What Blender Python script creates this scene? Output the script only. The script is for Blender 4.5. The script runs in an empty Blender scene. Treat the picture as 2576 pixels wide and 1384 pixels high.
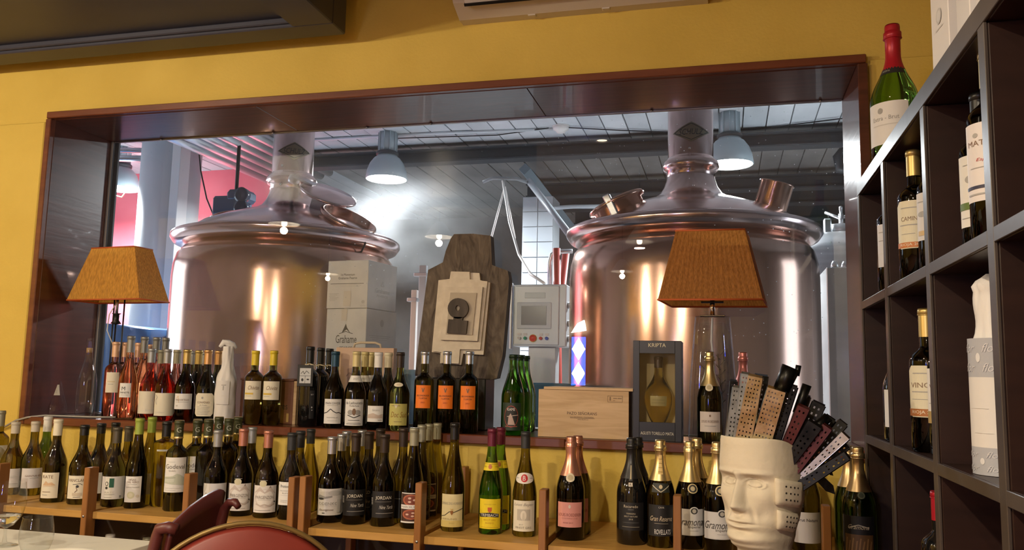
import bpy, bmesh, math, random
from mathutils import Vector, Matrix
random.seed(7)
PI = math.pi
SC = bpy.context.scene
C = SC.collection
R_ = math.radians

# ---------------------------------------------------------------- camera
EYE = 1.25
IW, IH = 2576, 1384
FPX, YAW, PITCH, ROLL = 2074.0, 0.25459, 0.120127, 0.021559
FW = Vector((-math.sin(YAW)*math.cos(PITCH), math.cos(YAW)*math.cos(PITCH), math.sin(PITCH)))
_r = Vector((math.cos(YAW), math.sin(YAW), 0.0)); _u = _r.cross(FW)
RT = _r*math.cos(ROLL) + _u*math.sin(ROLL)
UP = -_r*math.sin(ROLL) + _u*math.cos(ROLL)
cam = bpy.data.cameras.new('camera'); cam.sensor_width = 36.0; cam.sensor_fit = 'HORIZONTAL'
cam.lens = FPX/IW*36.0; cam.clip_start = 0.02; cam.clip_end = 100
co = bpy.data.objects.new('camera', cam); C.objects.link(co)
mw = Matrix((RT, UP, -FW)).transposed().to_4x4(); mw.translation = (0, 0, EYE)
co.matrix_world = mw
SC.camera = co
def ray(px, py):
    return FW + RT*((px-IW/2)/FPX) + UP*(-(py-IH/2)/FPX)
def P(px, py, Y):
    "point of the plane at distance Y from the camera, seen at a pixel of the photograph"
    d = ray(px, py); return Vector((0, 0, EYE)) + d*(Y/d.y)

# ---------------------------------------------------------------- world, exposure
w = bpy.data.worlds.new('world'); SC.world = w; w.use_nodes = True
w.node_tree.nodes['Background'].inputs[0].default_value = (0.55, 0.72, 1.0, 1)
w.node_tree.nodes['Background'].inputs[1].default_value = 1.0
SC.view_settings.view_transform = 'Standard'; SC.view_settings.look = 'None'
SC.view_settings.gamma = 1.0; SC.view_settings.use_curve_mapping = False
SC.view_settings.exposure = 0.5
WARM = (1.0, 0.83, 0.60)
COOL = (0.86, 0.94, 1.0)
# ceiling spots and hanging pendant lamps of the restaurant: x, y, power
DOWN = [(-0.95, 0.12, 10)]
DOWN_TILT = 0
PENDZ = 2.47
PEND = [(-2.5, -0.4, 46, 'P'), (-3.6, 0.4, 88, 'P'), (-0.75, -0.9, 80, 'A'), (-1.16, -3.0, 20, 'P'), (-4.9, -2.95, 20, 'P')]
BREW_LAMP_W = 205
STEAM = 0.34

# ---------------------------------------------------------------- helpers
def tag(o, label=None, cat=None, group=None, kind=None):
    if label: o['label'] = label
    if cat: o['category'] = cat
    if group: o['group'] = group
    if kind: o['kind'] = kind
    return o
def thing(name, label, cat, loc=(0, 0, 0), rz=0, group=None):
    o = bpy.data.objects.new(name, None); C.objects.link(o)
    o.empty_display_size = 0.05
    o.location = loc; o.rotation_euler = (0, 0, rz)
    return tag(o, label, cat, group)
def obj(name, me, mats, parent=None, loc=None, rot=None):
    o = bpy.data.objects.new(name, me); C.objects.link(o)
    if not isinstance(mats, (list, tuple)): mats = [mats]
    if not me.materials:
        for m in mats: me.materials.append(m)
    if parent: o.parent = parent
    if loc is not None: o.location = loc
    if rot is not None: o.rotation_euler = rot
    return o
def mesh(name, vs, fs, smooth=False, mi=None):
    me = bpy.data.meshes.new(name); me.from_pydata([tuple(v) for v in vs], [], fs)
    if smooth: me.polygons.foreach_set('use_smooth', [True]*len(me.polygons))
    if mi: me.polygons.foreach_set('material_index', mi)
    me.update(); return me
class MB:
    "collects verts and faces of one mesh"
    def __init__(s): s.v = []; s.f = []; s.sm = []; s.mi = []
    def add(s, vs, fs, sm=False, mi=0):
        k = len(s.v); s.v += [Vector(v) for v in vs]; s.f += [tuple(i+k for i in f) for f in fs]
        s.sm += [sm]*len(fs); s.mi += [mi]*len(fs); return s
    def box(s, x0, x1, y0, y1, z0, z1, mi=0, M=None):
        vs = [Vector((x, y, z)) for z in (z0, z1) for y in (y0, y1) for x in (x0, x1)]
        if M: vs = [M @ v for v in vs]
        return s.add(vs, [(0,2,3,1),(4,5,7,6),(0,1,5,4),(2,6,7,3),(0,4,6,2),(1,3,7,5)], False, mi)
    def bbox(s, x0, x1, y0, y1, z0, z1, b=0.003, mi=0, M=None):
        "box with chamfered edges"
        bm = bmesh.new(); bmesh.ops.create_cube(bm, size=1)
        for v in bm.verts:
            v.co = Vector(((x0+x1)/2+v.co.x*(x1-x0), (y0+y1)/2+v.co.y*(y1-y0), (z0+z1)/2+v.co.z*(z1-z0)))
        bmesh.ops.bevel(bm, geom=list(bm.edges), offset=b, segments=1, affect='EDGES')
        bm.verts.index_update()
        s.add([(M @ v.co if M else v.co.copy()) for v in bm.verts], [[v.index for v in f.verts] for f in bm.faces], False, mi)
        bm.free(); return s
    def lathe(s, prof, n=24, mi=0, M=None, sm=True, cap0=True, cap1=True, a0=0, a1=2*PI):
        vs = []; fs = []; full = abs(a1-a0-2*PI) < 1e-6; m = n if full else n+1
        for r, z in prof:
            for k in range(m):
                a = a0+(a1-a0)*k/n; vs.append(Vector((r*math.cos(a), r*math.sin(a), z)))
        for i in range(len(prof)-1):
            for k in range(n):
                k2 = (k+1) % m; fs.append((i*m+k, i*m+k2, (i+1)*m+k2, (i+1)*m+k))
        if full and cap0 and prof[0][0] > 1e-6: fs.append(tuple(range(m-1, -1, -1)))
        if full and cap1 and prof[-1][0] > 1e-6: fs.append(tuple(range((len(prof)-1)*m, len(prof)*m)))
        if M: vs = [M @ v for v in vs]
        return s.add(vs, fs, sm, mi)
    def tube(s, pts, r, n=8, mi=0, sm=True):
        pts = [Vector(p) for p in pts]; vs = []; fs = []
        up = Vector((0, 0, 1)); prev = None
        for i, p in enumerate(pts):
            t = (pts[min(i+1, len(pts)-1)]-pts[max(i-1, 0)]).normalized()
            a = prev if prev is not None else (up if abs(t.z) < .9 else Vector((1, 0, 0)))
            u = (a - t*a.dot(t)).normalized(); v = t.cross(u); prev = u
            rr = r[i] if isinstance(r, (list, tuple)) else r
            for k in range(n):
                an = 2*PI*k/n; vs.append(p+u*(rr*math.cos(an))+v*(rr*math.sin(an)))
        for i in range(len(pts)-1):
            for k in range(n):
                fs.append((i*n+k, i*n+(k+1) % n, (i+1)*n+(k+1) % n, (i+1)*n+k))
        fs.append(tuple(range(n-1, -1, -1))); fs.append(tuple(range((len(pts)-1)*n, len(pts)*n)))
        return s.add(vs, fs, sm, mi)
    def prism(s, poly, y0, y1, mi=0, M=None):
        "polygon in x,z extruded from y0 to y1"
        n = len(poly); vs = [Vector((x, y0, z)) for x, z in poly]+[Vector((x, y1, z)) for x, z in poly]
        fs = [tuple(range(n)), tuple(range(2*n-1, n-1, -1))]+[(i, i+n, (i+1) % n+n, (i+1) % n) for i in range(n)]
        if M: vs = [M @ v for v in vs]
        return s.add(vs, fs, False, mi)
    def build(s, name, mats, parent=None, loc=None, rot=None, fix=False):
        me = mesh(name, s.v, s.f, False, s.mi)
        me.polygons.foreach_set('use_smooth', s.sm)
        if fix:
            bm = bmesh.new(); bm.from_mesh(me); bmesh.ops.recalc_face_normals(bm, faces=bm.faces); bm.to_mesh(me); bm.free()
        return obj(name, me, mats, parent, loc, rot)
def struct(o): o['kind'] = 'structure'; return o

# ---------------------------------------------------------------- materials
MATS = {}
def M(name, col, rough=0.5, metal=0.0, **kw):
    if name in MATS: return MATS[name]
    m = bpy.data.materials.new(name); m.use_nodes = True; b = m.node_tree.nodes['Principled BSDF']
    b.inputs['Base Color'].default_value = (*col, 1); b.inputs['Roughness'].default_value = rough; b.inputs['Metallic'].default_value = metal
    for k, v in kw.items():
        key = {'trans': 'Transmission Weight', 'ior': 'IOR', 'coat': 'Coat Weight', 'spec': 'Specular IOR Level', 'sheen': 'Sheen Weight', 'emis': 'Emission Strength', 'sub': 'Subsurface Weight'}[k]
        b.inputs[key].default_value = v
        if k == 'emis': b.inputs['Emission Color'].default_value = (*col, 1)
    MATS[name] = m; return m
def noisy(name, c1, c2, scale=(8, 8, 8), rough=0.5, metal=0.0, bump=0.0, detail=6, lo=.3, hi=.7, coat=0.0, dist=0.0, rvar=0.0, bscale=None):
    "principled with a noise mix of two colours and a little relief"
    if name in MATS: return MATS[name]
    m = M(name, c1, rough, metal, coat=coat); nt = m.node_tree; N = nt.nodes; L = nt.links; b = N['Principled BSDF']
    tc = N.new('ShaderNodeTexCoord'); mp = N.new('ShaderNodeMapping'); mp.inputs['Scale'].default_value = scale
    L.new(tc.outputs['Object'], mp.inputs[0])
    nz = N.new('ShaderNodeTexNoise'); nz.inputs['Scale'].default_value = 1; nz.inputs['Detail'].default_value = detail; nz.inputs['Distortion'].default_value = dist
    L.new(mp.outputs[0], nz.inputs['Vector'])
    cr = N.new('ShaderNodeValToRGB'); cr.color_ramp.elements[0].position = lo; cr.color_ramp.elements[1].position = hi
    cr.color_ramp.elements[0].color = (*c1, 1); cr.color_ramp.elements[1].color = (*c2, 1)
    L.new(nz.outputs[0], cr.inputs[0]); L.new(cr.outputs[0], b.inputs['Base Color'])
    if rvar:
        mr = N.new('ShaderNodeMapRange'); mr.inputs[3].default_value = max(0.02, rough-rvar); mr.inputs[4].default_value = rough+rvar
        L.new(nz.outputs[0], mr.inputs[0]); L.new(mr.outputs[0], b.inputs['Roughness'])
    if bump:
        src = nz
        if bscale:
            src = N.new('ShaderNodeTexNoise'); src.inputs['Scale'].default_value = bscale; src.inputs['Detail'].default_value = 4; L.new(tc.outputs['Object'], src.inputs['Vector'])
        bp = N.new('ShaderNodeBump'); bp.inputs['Strength'].default_value = bump; bp.inputs['Distance'].default_value = 0.01
        L.new(src.outputs[0], bp.inputs['Height']); L.new(bp.outputs[0], b.inputs['Normal'])
    return m
def emit(name, col, s):
    if name in MATS: return MATS[name]
    m = bpy.data.materials.new(name); m.use_nodes = True; N = m.node_tree.nodes; N.clear()
    e = N.new('ShaderNodeEmission'); e.inputs[0].default_value = (*col, 1); e.inputs[1].default_value = s
    o = N.new('ShaderNodeOutputMaterial'); m.node_tree.links.new(e.outputs[0], o.inputs[0]); MATS[name] = m; return m
def thin_glass(name, tint=(1, 1, 1), rough=0.0, ior=1.5, dirt=0.0):
    "thin clear glass: see-through, with mirror reflections; optionally dusty"
    if name in MATS: return MATS[name]
    m = bpy.data.materials.new(name); m.use_nodes = True; nt = m.node_tree; N = nt.nodes; L = nt.links; N.clear()
    t = N.new('ShaderNodeBsdfTransparent'); t.inputs[0].default_value = (*tint, 1)
    g = N.new('ShaderNodeBsdfGlossy'); g.inputs['Roughness'].default_value = rough
    lw = N.new('ShaderNodeLayerWeight'); pw = N.new('ShaderNodeMath'); pw.operation = 'POWER'; pw.inputs[1].default_value = 4.5; L.new(lw.outputs['Facing'], pw.inputs[0])
    f = N.new('ShaderNodeMath'); f.operation = 'MULTIPLY_ADD'; f.inputs[1].default_value = .9; f.inputs[2].default_value = ((ior-1)/(ior+1))**2*1.6; L.new(pw.outputs[0], f.inputs[0])
    mx = N.new('ShaderNodeMixShader'); o = N.new('ShaderNodeOutputMaterial')
    L.new(f.outputs[0], mx.inputs[0]); L.new(t.outputs[0], mx.inputs[1]); L.new(g.outputs[0], mx.inputs[2])
    out = mx
    if dirt:
        tc = N.new('ShaderNodeTexCoord')
        tr = N.new('ShaderNodeBsdfTranslucent'); tr.inputs[0].default_value = (.95, .97, 1, 1)
        vo = N.new('ShaderNodeTexVoronoi'); vo.inputs['Scale'].default_value = 42; vo.inputs['Randomness'].default_value = 1
        L.new(tc.outputs['Object'], vo.inputs['Vector'])
        sp = N.new('ShaderNodeMapRange'); sp.inputs[1].default_value = .05; sp.inputs[2].default_value = .11; sp.inputs[3].default_value = 1; sp.inputs[4].default_value = 0
        L.new(vo.outputs['Distance'], sp.inputs[0])
        n1 = N.new('ShaderNodeTexNoise'); n1.inputs['Scale'].default_value = 1.3; n1.inputs['Detail'].default_value = 5; L.new(tc.outputs['Object'], n1.inputs['Vector'])
        th = N.new('ShaderNodeMapRange'); th.inputs[1].default_value = .46; th.inputs[2].default_value = .66; L.new(n1.outputs[0], th.inputs[0])
        mu = N.new('ShaderNodeMath'); mu.operation = 'MULTIPLY'; L.new(sp.outputs[0], mu.inputs[0]); L.new(th.outputs[0], mu.inputs[1])
        m2 = N.new('ShaderNodeMath'); m2.operation = 'MULTIPLY_ADD'; m2.inputs[1].default_value = .55; m2.inputs[2].default_value = dirt
        L.new(mu.outputs[0], m2.inputs[0])
        mx2 = N.new('ShaderNodeMixShader'); L.new(m2.outputs[0], mx2.inputs[0]); L.new(mx.outputs[0], mx2.inputs[1]); L.new(tr.outputs[0], mx2.inputs[2]); out = mx2
    L.new(out.outputs[0], o.inputs[0]); MATS[name] = m; return m

MAHOG = lambda: noisy('mahogany', (.060, .017, .010), (.105, .030, .016), (3, 3, 40), .28, bump=.05, coat=.3)
MAHOGX = lambda: noisy('mahogany_head', (.060, .017, .010), (.105, .030, .016), (3, 40, 40), .28, bump=.05, coat=.3)
TRIMW = lambda: noisy('red_trim_wood', (.115, .028, .012), (.18, .052, .020), (4, 30, 30), .35, bump=.04, coat=.2)
YELLOW = lambda: noisy('yellow_plaster', (.62, .435, .075), (.70, .505, .100), (3, 3, 3), .75, bump=.12, bscale=90)
SHELFW = lambda: noisy('dark_shelf_wood', (.015, .0052, .0034), (.025, .0092, .0058), (4, 4, 30), .38, bump=.05)
SHELFE = lambda: noisy('worn_shelf_edge', (.036, .026, .022), (.066, .050, .042), (30, 6, 6), .40, bump=.1)
PINE = lambda: noisy('honey_pine', (.44, .235, .055), (.58, .33, .09), (4, 30, 30), .42, bump=.05)
POSTW = lambda: noisy('orange_post_wood', (.24, .095, .024), (.34, .145, .04), (30, 30, 4), .45, bump=.05)
STEEL = lambda: noisy('brushed_steel', (.50, .51, .53), (.62, .63, .65), (2, 2, 40), .32, 1.0)
WHITEP = lambda: M('white_plastic', (.75, .73, .70), .4)
BLACKM = lambda: M('black_metal', (.012, .012, .013), .4, .3)
CONC = lambda: noisy('concrete', (.33, .34, .35), (.50, .51, .52), (3, 3, 3), .85, bump=.2, bscale=30)

# ---------------------------------------------------------------- lettering
_TXT = {}
def text_mesh(s, shear=0.0, bold=False):
    key = (s, shear)
    if key in _TXT: return _TXT[key]
    cu = bpy.data.curves.new('t', 'FONT'); cu.body = s; cu.align_x = 'CENTER'; cu.align_y = 'CENTER'; cu.shear = shear; cu.resolution_u = 2
    if bold: cu.offset = .01
    ob = bpy.data.objects.new('t', cu)
    me = bpy.data.meshes.new_from_object(ob)
    vs = [v.co.copy() for v in me.vertices]; fs = [tuple(p.vertices) for p in me.polygons]
    bpy.data.objects.remove(ob); bpy.data.curves.remove(cu); bpy.data.meshes.remove(me)
    if vs:
        x0 = min(v.x for v in vs); x1 = max(v.x for v in vs); y0 = min(v.y for v in vs); y1 = max(v.y for v in vs)
    else: x0 = x1 = y0 = y1 = 0
    vs = [((v.x-(x0+x1)/2), (v.y-(y0+y1)/2)) for v in vs]
    _TXT[key] = (vs, fs, max(x1-x0, 1e-4), max(y1-y0, 1e-4)); return _TXT[key]
INK = {}
def ink(col):
    key = tuple(round(c, 3) for c in col)
    if key not in INK: INK[key] = M('ink_%d' % len(INK), col, .55)
    return INK[key]
def strips(poly, dw):
    "cut a flat polygon into upright strips so that it can follow a curved face"
    x0 = min(p[0] for p in poly); x1 = max(p[0] for p in poly); n = max(1, int(math.ceil((x1-x0)/dw))); out = []
    def clip(pg, xc, keep):
        o = []
        for i in range(len(pg)):
            a, b = pg[i], pg[(i+1) % len(pg)]; ia = (a[0]-xc)*keep >= -1e-9; ib = (b[0]-xc)*keep >= -1e-9
            if ia: o.append(a)
            if ia != ib: t = (xc-a[0])/(b[0]-a[0]); o.append((xc, a[1]+(b[1]-a[1])*t))
        return o
    for k in range(n):
        pg = clip(poly, x0+(x1-x0)*k/n, 1)
        if len(pg) > 2: pg = clip(pg, x0+(x1-x0)*(k+1)/n, -1)
        if len(pg) > 2: out.append(pg)
    return out
def art(els, w, h):
    """flat print: els in label units (u across -.5...5, v up 0..1) -> list of (verts2d, faces, colour)
    t text,u,v,width,height,col[,shear]   r u0,u1,v0,v1,col   e u,v,ru,rv,col   p [(u,v)..],col   l [(u,v)..],thick,col"""
    out = []
    for e in els:
        k = e[0]
        if k == 't':
            vs, fs, tw, th = text_mesh(e[1], e[7] if len(e) > 7 else 0.0)
            sx = e[4]*w/tw; sy = e[5]*h/th
            out.append(([(x*sx+e[2]*w, y*sy+e[3]*h) for x, y in vs], fs, e[6]))
        elif k == 'r':
            out.append(([(e[1]*w, e[3]*h), (e[2]*w, e[3]*h), (e[2]*w, e[4]*h), (e[1]*w, e[4]*h)], [(0, 1, 2, 3)], e[5]))
        elif k == 'e':
            n = 16; out.append(([(e[1]*w+e[3]*w*math.cos(2*PI*i/n), e[2]*h+e[4]*h*math.sin(2*PI*i/n)) for i in range(n)], [tuple(range(n))], e[5]))
        elif k == 'p':
            out.append(([(u*w, v*h) for u, v in e[1]], [tuple(range(len(e[1])))], e[2]))
        elif k == 'l':
            pts = [Vector((u*w, v*h)) for u, v in e[1]]; t = e[2]*h/2
            for a, b in zip(pts, pts[1:]):
                d = (b-a); d = d.normalized() if d.length > 0 else Vector((1, 0)); nn = Vector((-d.y, d.x))*t
                out.append(([tuple(a-nn), tuple(b-nn), tuple(b+nn), tuple(a+nn)], [(0, 1, 2, 3)], e[3]))
    return out
def print_mesh(name, els, w, h, place, parent):
    "place(u metres, v metres, layer) -> 3d"
    vs = []; fs = []; mi = []; cols = []
    items = []
    for v2, f2, col in art(els, w, h):
        if len(f2) == 1:
            sp = strips(v2, .005); v3 = []; f3 = []
            for pg in sp: f3.append(tuple(range(len(v3), len(v3)+len(pg)))); v3 += pg
            items.append((v3, f3, col))
        else: items.append((v2, f2, col))
    for layer, (v2, f2, col) in enumerate(items):
        key = tuple(round(c, 3) for c in col)
        if key not in cols: cols.append(key)
        k = len(vs); vs += [place(u, v, layer) for u, v in v2]; fs += [tuple(i+k for i in f) for f in f2]; mi += [cols.index(key)]*len(f2)
    if not vs: return None
    o = obj(name, mesh(name, vs, fs, False, mi), [ink(c) for c in cols], parent); o['kind'] = 'stuff'; return o
def flat_print(name, els, w, h, parent, origin, ux, uz, n):
    "print on a flat face: origin is the bottom centre"
    origin = Vector(origin); ux = Vector(ux); uz = Vector(uz); n = Vector(n)
    return print_mesh(name, els, w, h, lambda u, v, l: origin+ux*u+uz*v+n*(.0006+.00012*min(l, 12)), parent)

# ================================================================ restaurant shell
YW, YG = 2.93, 3.28                # front of the wall, glass
XL, XR, YB, ZC = -5.2, 0.76, -3.6, 3.15
WX0, WX1, WZ0, WZ1 = -2.895, 0.472, 0.998, 2.355      # outer edge of the window frame
SILL = 1.03
BZC = 3.65                         # brewery ceiling
BX0, BX1, BY1 = -9.5, 4.2, 12.0
m = MB()
m.box(XL-.2, WX0, YW, 3.30, -.02, BZC+.3); m.box(WX1, BX1, YW, 3.30, -.02, BZC+.3)
m.box(WX0, WX1, YW, 3.30, -.02, WZ0); m.box(WX0, WX1, YW, 3.30, WZ1, BZC+.3); m.box(BX0, XL-.2, YW, 3.30, -.02, BZC+.3)
struct(m.build('wall_back', YELLOW()))
# plaster skim left and right of the window, a little proud and ending level with its top
struct(MB().bbox(XL, WX0-.022, YW-.012, YW+.01, 0.0, WZ1-.035, .004).build('wall_panel_left', YELLOW()))
struct(MB().bbox(WX1+.012, XR, YW-.010, YW+.01, 0.0, WZ1-.01, .004).build('wall_panel_right', YELLOW()))
struct(MB().box(XL-.1, XL, YB, YW, -.02, ZC).build('wall_left', YELLOW()))
struct(MB().box(XR, XR+.1, YB, YW, -.02, ZC).build('wall_right', noisy('cream_plaster', (.30, .22, .10), (.36, .27, .13), (3, 3, 3), .8)))
struct(MB().box(XL-.1, XR+.1, YB-.1, YB, -.02, ZC).build('wall_front', noisy('cream_plaster_b', (.40, .30, .15), (.46, .35, .18), (3, 3, 3), .8)))
struct(MB().box(XL-.1, XR+.1, YB-.1, YW, ZC, ZC+.1).build('ceiling', noisy('ceiling_paint', (.42, .32, .15), (.47, .36, .18), (2, 2, 2), .85)))
fl = MB()
struct(fl.box(XL-.1, XR+.1, YB-.1, YW, -.06, 0).build('floor', noisy('terracotta', (.16, .07, .04), (.22, .10, .06), (3, 3, 3), .5)))
# dropped soffit with a recessed underside
sx0, sx1, sy0, sy1, sz = XL+.01, -1.435, .35, 2.835, 2.562
GREYS = noisy('graphite_paint', (.036, .038, .060), (.047, .050, .076), (4, 4, 4), .42, bump=.03)
s = bpy.data.objects.new('ceiling_soffit', None); C.objects.link(s); struct(s)
def soffit_part(name, *b): MB().bbox(*b, .004).build(name, GREYS, s)
soffit_part('edge_beam', sx0, sx1, sy1-.11, sy1, sz, ZC-.001)
soffit_part('edge_beam', sx0, sx1, sy0, sy0+.11, sz, ZC-.001)
soffit_part('edge_beam', sx1-.17, sx1, sy0+.11, sy1-.11, sz, ZC-.001)
soffit_part('edge_beam', sx0, sx0+.17, sy0+.11, sy1-.11, sz, ZC-.001)
soffit_part('recessed_panel', sx0+.17, sx1-.17, sy0+.11, sy1-.11, sz+.035, sz+.09)
soffit_part('bead', sx1-.185, sx1-.17, sy0+.11, sy1-.11, sz+.012, sz+.035)
soffit_part('bead', sx0+.17, sx1-.17, sy1-.125, sy1-.11, sz+.012, sz+.035)

# ---------------------------------------------------------------- window_1: frame, sill, glass
wn = bpy.data.objects.new('window_1', None); C.objects.link(wn); struct(wn); wn['label'] = 'wide wood-lined interior window onto the brewhouse'
T = .028
jz0, jz1 = SILL, WZ1-T
MB().bbox(WX0, WX0+T, YW-.006, 3.30, SILL, WZ1, .002).build('jamb', MAHOG(), wn)
MB().bbox(WX1-T, WX1, YW-.006, 3.30, SILL, WZ1, .002).build('jamb', MAHOG(), wn)
for a, b in ((WX0+T, -1.87), (-1.868, -.72), (-.718, WX1-T)):
    MB().bbox(a, b, YW-.004, 3.30, WZ1-T, WZ1, .0015).build('head_lining', MAHOGX(), wn)
MB().bbox(WX0, WX1, YW+.001, 3.34, WZ0+.004, SILL, .002).build('sill_board', MAHOGX(), wn)
tf = YW-.03
TR = TRIMW()
MB().bbox(WX0, WX1, tf, YW, WZ1-T+.002, WZ1+.004, .003).build('casing', TR, wn)
MB().bbox(WX0-.002, WX0+T-.002, tf, YW, WZ0, WZ1-T, .003).build('casing', TR, wn)
MB().bbox(WX1-T, WX1+.004, tf, YW, WZ0, WZ1-T, .003).build('casing', MAHOG(), wn)
for a, b in ((WX0+T, -1.62), (-1.618, -.55), (-.548, WX1-T)):
    MB().bbox(a, b, tf, YW+.02, WZ0, SILL, .003).build('casing', TR, wn)
GL = thin_glass('window_glass', (.93, .96, .97), 0.0, 1.5, dirt=.012)
gx0, gx1 = WX0+T+.012, WX1-T-.004
obj('pane', mesh('pane', [(gx0, YG, SILL), (gx1, YG, SILL), (gx1, YG, jz1), (gx0, YG, jz1)], [(0, 1, 2, 3)]), GL, wn)
AL = M('aluminium', (.45, .46, .48), .42, 1.0)
MB().bbox(WX0+T, WX0+T+.012, YG-.012, YG+.012, SILL, jz1, .002).build('glazing_channel', AL, wn)
MB().bbox(WX0+T+.0125, WX0+T+.030, YG+.006, YG+.02, SILL, jz1, .002).build('glazing_channel', M('dark_seal', (.03, .03, .035), .5), wn)
MB().bbox(gx0, gx1, YG-.006, YG+.006, jz1-.006, jz1, .001).build('glazing_channel', AL, wn)
MB().bbox(gx0, gx1, YG-.006, YG+.006, SILL, SILL+.006, .001).build('glazing_channel', AL, wn)
for px in (410, 690, 925, 1085, 1640, 2065):
    q = P(px, 340, YG); MB().lathe([(.004, 0), (.006, .004), (.004, .010)], 8, M=Matrix.Translation((q.x, YG-.012, jz1-.010))).build('screw', AL, wn)

# ---------------------------------------------------------------- air conditioner
ac = thing('air_conditioner', 'white wall-mounted air conditioner above the window', 'air conditioner', (-.98, YW, 2.60))
prof = [(0, 0), (-.05, -.002), (-.13, .03), (-.185, .085), (-.20, .15), (-.20, .26), (-.17, .29), (0, .295)]
m = MB(); Wd = .93
n = len(prof); vs = [Vector((x, y, z)) for x in (.0, Wd) for y, z in prof]
m.add(vs, [tuple(range(n)), tuple(range(2*n-1, n-1, -1))]+[(i, (i+1) % n, (i+1) % n+n, i+n) for i in range(n)])
m.build('casing', M('warm_white_plastic', (.62, .57, .50), .4), ac, fix=True)
MB().bbox(Wd, Wd+.10, -.16, 0, .012, .27, .012).build('side_cover', M('warm_white_plastic', (.62, .57, .50), .4), ac)
Mf = Matrix.Translation((.05, -.140, .022)) @ Matrix.Rotation(R_(-38), 4, 'X')
MB().bbox(0, Wd-.1, -.075, 0, -.004, .004, .002, M=Mf).build('air_flap', WHITEP(), ac)
Mf = Matrix.Translation((.048, -.140, .018)) @ Matrix.Rotation(R_(-38), 4, 'X')
MB().box(0, Wd-.096, -.004, .006, -.006, .008, M=Mf).build('outlet_slot', BLACKM(), ac)
for x in (.27, .55): MB().bbox(x, x+.03, -.05, -.03, -.006, .004, .002).build('clip', M('warm_white_plastic', (.62, .57, .50), .4), ac)

# ---------------------------------------------------------------- restaurant ceiling downlights (outside the view, mirrored in the glass)
for i, (x, y, pw) in enumerate(DOWN):
    zc = ZC if not (sx0 < x < sx1 and sy0 < y < sy1) else sz+.035
    d = thing('ceiling_downlight', 'small round spotlight with white rim in the restaurant ceiling', 'spotlight', (x, y, zc-.002), 0, 'restaurant ceiling spotlights')
    MB().lathe([(.045, -.012), (.062, -.012), (.066, 0), (.045, 0)], 20, cap0=False, cap1=False).build('rim', WHITEP(), d)
    MB().lathe([(.0, -.004), (.044, -.004)], 20, cap1=False).build('lens', emit('spot_lens', (1, .8, .55), 18), d)
    li = bpy.data.lights.new('spot', 'AREA'); li.shape = 'DISK'; li.size = .07; li.energy = pw; li.color = WARM; li.spread = R_(140)
    lo = bpy.data.objects.new('spot', li); C.objects.link(lo); lo.parent = d; lo.location = (0, 0, -.014)
    lo.rotation_euler = (R_(DOWN_TILT), 0, 0)

# pendant lamps over the tables (outside the view, mirrored in the glass)
for i, (x, y, pw, lt) in enumerate(PEND):
    d = thing('pendant_lamp', 'small white cone pendant lamp hanging from the restaurant ceiling', 'pendant lamp', (x, y, PENDZ), 0, 'restaurant pendant lamps')
    MB().lathe([(.13, .0), (.125, .01), (.06, .11), (.03, .14), (0, .145)], 28, cap0=False).build('lamp_shade', WHITEP(), d)
    MB().tube([(0, 0, .14), (0, 0, ZC-PENDZ-.002)], .004, 6).build('flex', BLACKM(), d)
    MB().lathe([(0, -.022), (.018, -.016), (.026, .0), (.024, .02), (.014, .04), (.014, .06)], 16).build('bulb', emit('warm_bulb', (1, .82, .58), 30), d)
    if lt == 'P': li = bpy.data.lights.new('bulb_light', 'POINT'); li.shadow_soft_size = .03
    else: li = bpy.data.lights.new('bulb_light', 'AREA'); li.shape = 'DISK'; li.size = .09
    li.energy = pw; li.color = WARM
    lo = bpy.data.objects.new('bulb_light', li); C.objects.link(lo); lo.parent = d; lo.location = (0, 0, -.055)

# ================================================================ brewhouse behind the glass
m = MB(); y0, y1 = 3.302, 3.32
m.box(BX0, WX0-.02, y0, y1, 0, BZC); m.box(WX1+.02, BX1, y0, y1, 0, BZC); m.box(WX0-.02, WX1+.02, y0, y1, 0, .895); m.box(WX0-.02, WX1+.02, y0, y1, WZ1+.02, BZC)
struct(m.build('wall_brewhouse_near', noisy('dull_grey_wall', (.16, .14, .13), (.22, .19, .18), (3, 3, 3), .8)))
struct(MB().box(BX0, BX1, 3.30, BY1, -.06, 0).build('floor_brewhouse', noisy('grey_tile_floor', (.22, .23, .24), (.30, .31, .32), (2, 2, 2), .35)))
struct(MB().box(BX0, BX1, BY1, BY1+.1, 0, BZC+.2).build('wall_brewhouse_far', noisy('dark_concrete', (.13, .125, .12), (.24, .23, .22), (1.5, 1.5, 1.5), .88, bump=.2, bscale=20)))  # far wall in a darker concrete than the side walls
PINK = noisy('pink_red_plaster', (.72, .13, .17), (.82, .20, .24), (2, 2, 2), .8, bump=.1, bscale=40)
struct(MB().box(BX0, -4.75, 8.6, 8.7, 0, BZC+.2).build('wall_brewhouse_pink', PINK))
struct(MB().box(BX0-.1, BX0, 3.30, BY1, 0, BZC+.2).build('wall_brewhouse_left', CONC()))
struct(MB().box(BX1, BX1+.1, 3.30, BY1, 0, BZC+.2).build('wall_brewhouse_right', CONC()))
ce = struct(MB().box(BX0, BX1, 3.30, BY1+.1, BZC+.02, BZC+.15).build('ceiling_brewhouse', M('joint_grey', (.16, .17, .18), .9)))
CP = [noisy('ceiling_slab_%d' % i, (.36+.04*i, .40+.04*i, .43+.04*i), (.52+.04*i, .56+.04*i, .59+.04*i), (2, 1.2, 2), .85, bump=.3, bscale=18) for i in range(3)]
wpl = .215
DARKC = noisy('dark_plank_concrete', (.15, .145, .14), (.27, .26, .25), (2, 1.2, 2), .88, bump=.3, bscale=18)  # for the planks behind the roof beam, darker than the nearer ones
nx = int((BX1-BX0)/wpl)
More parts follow.
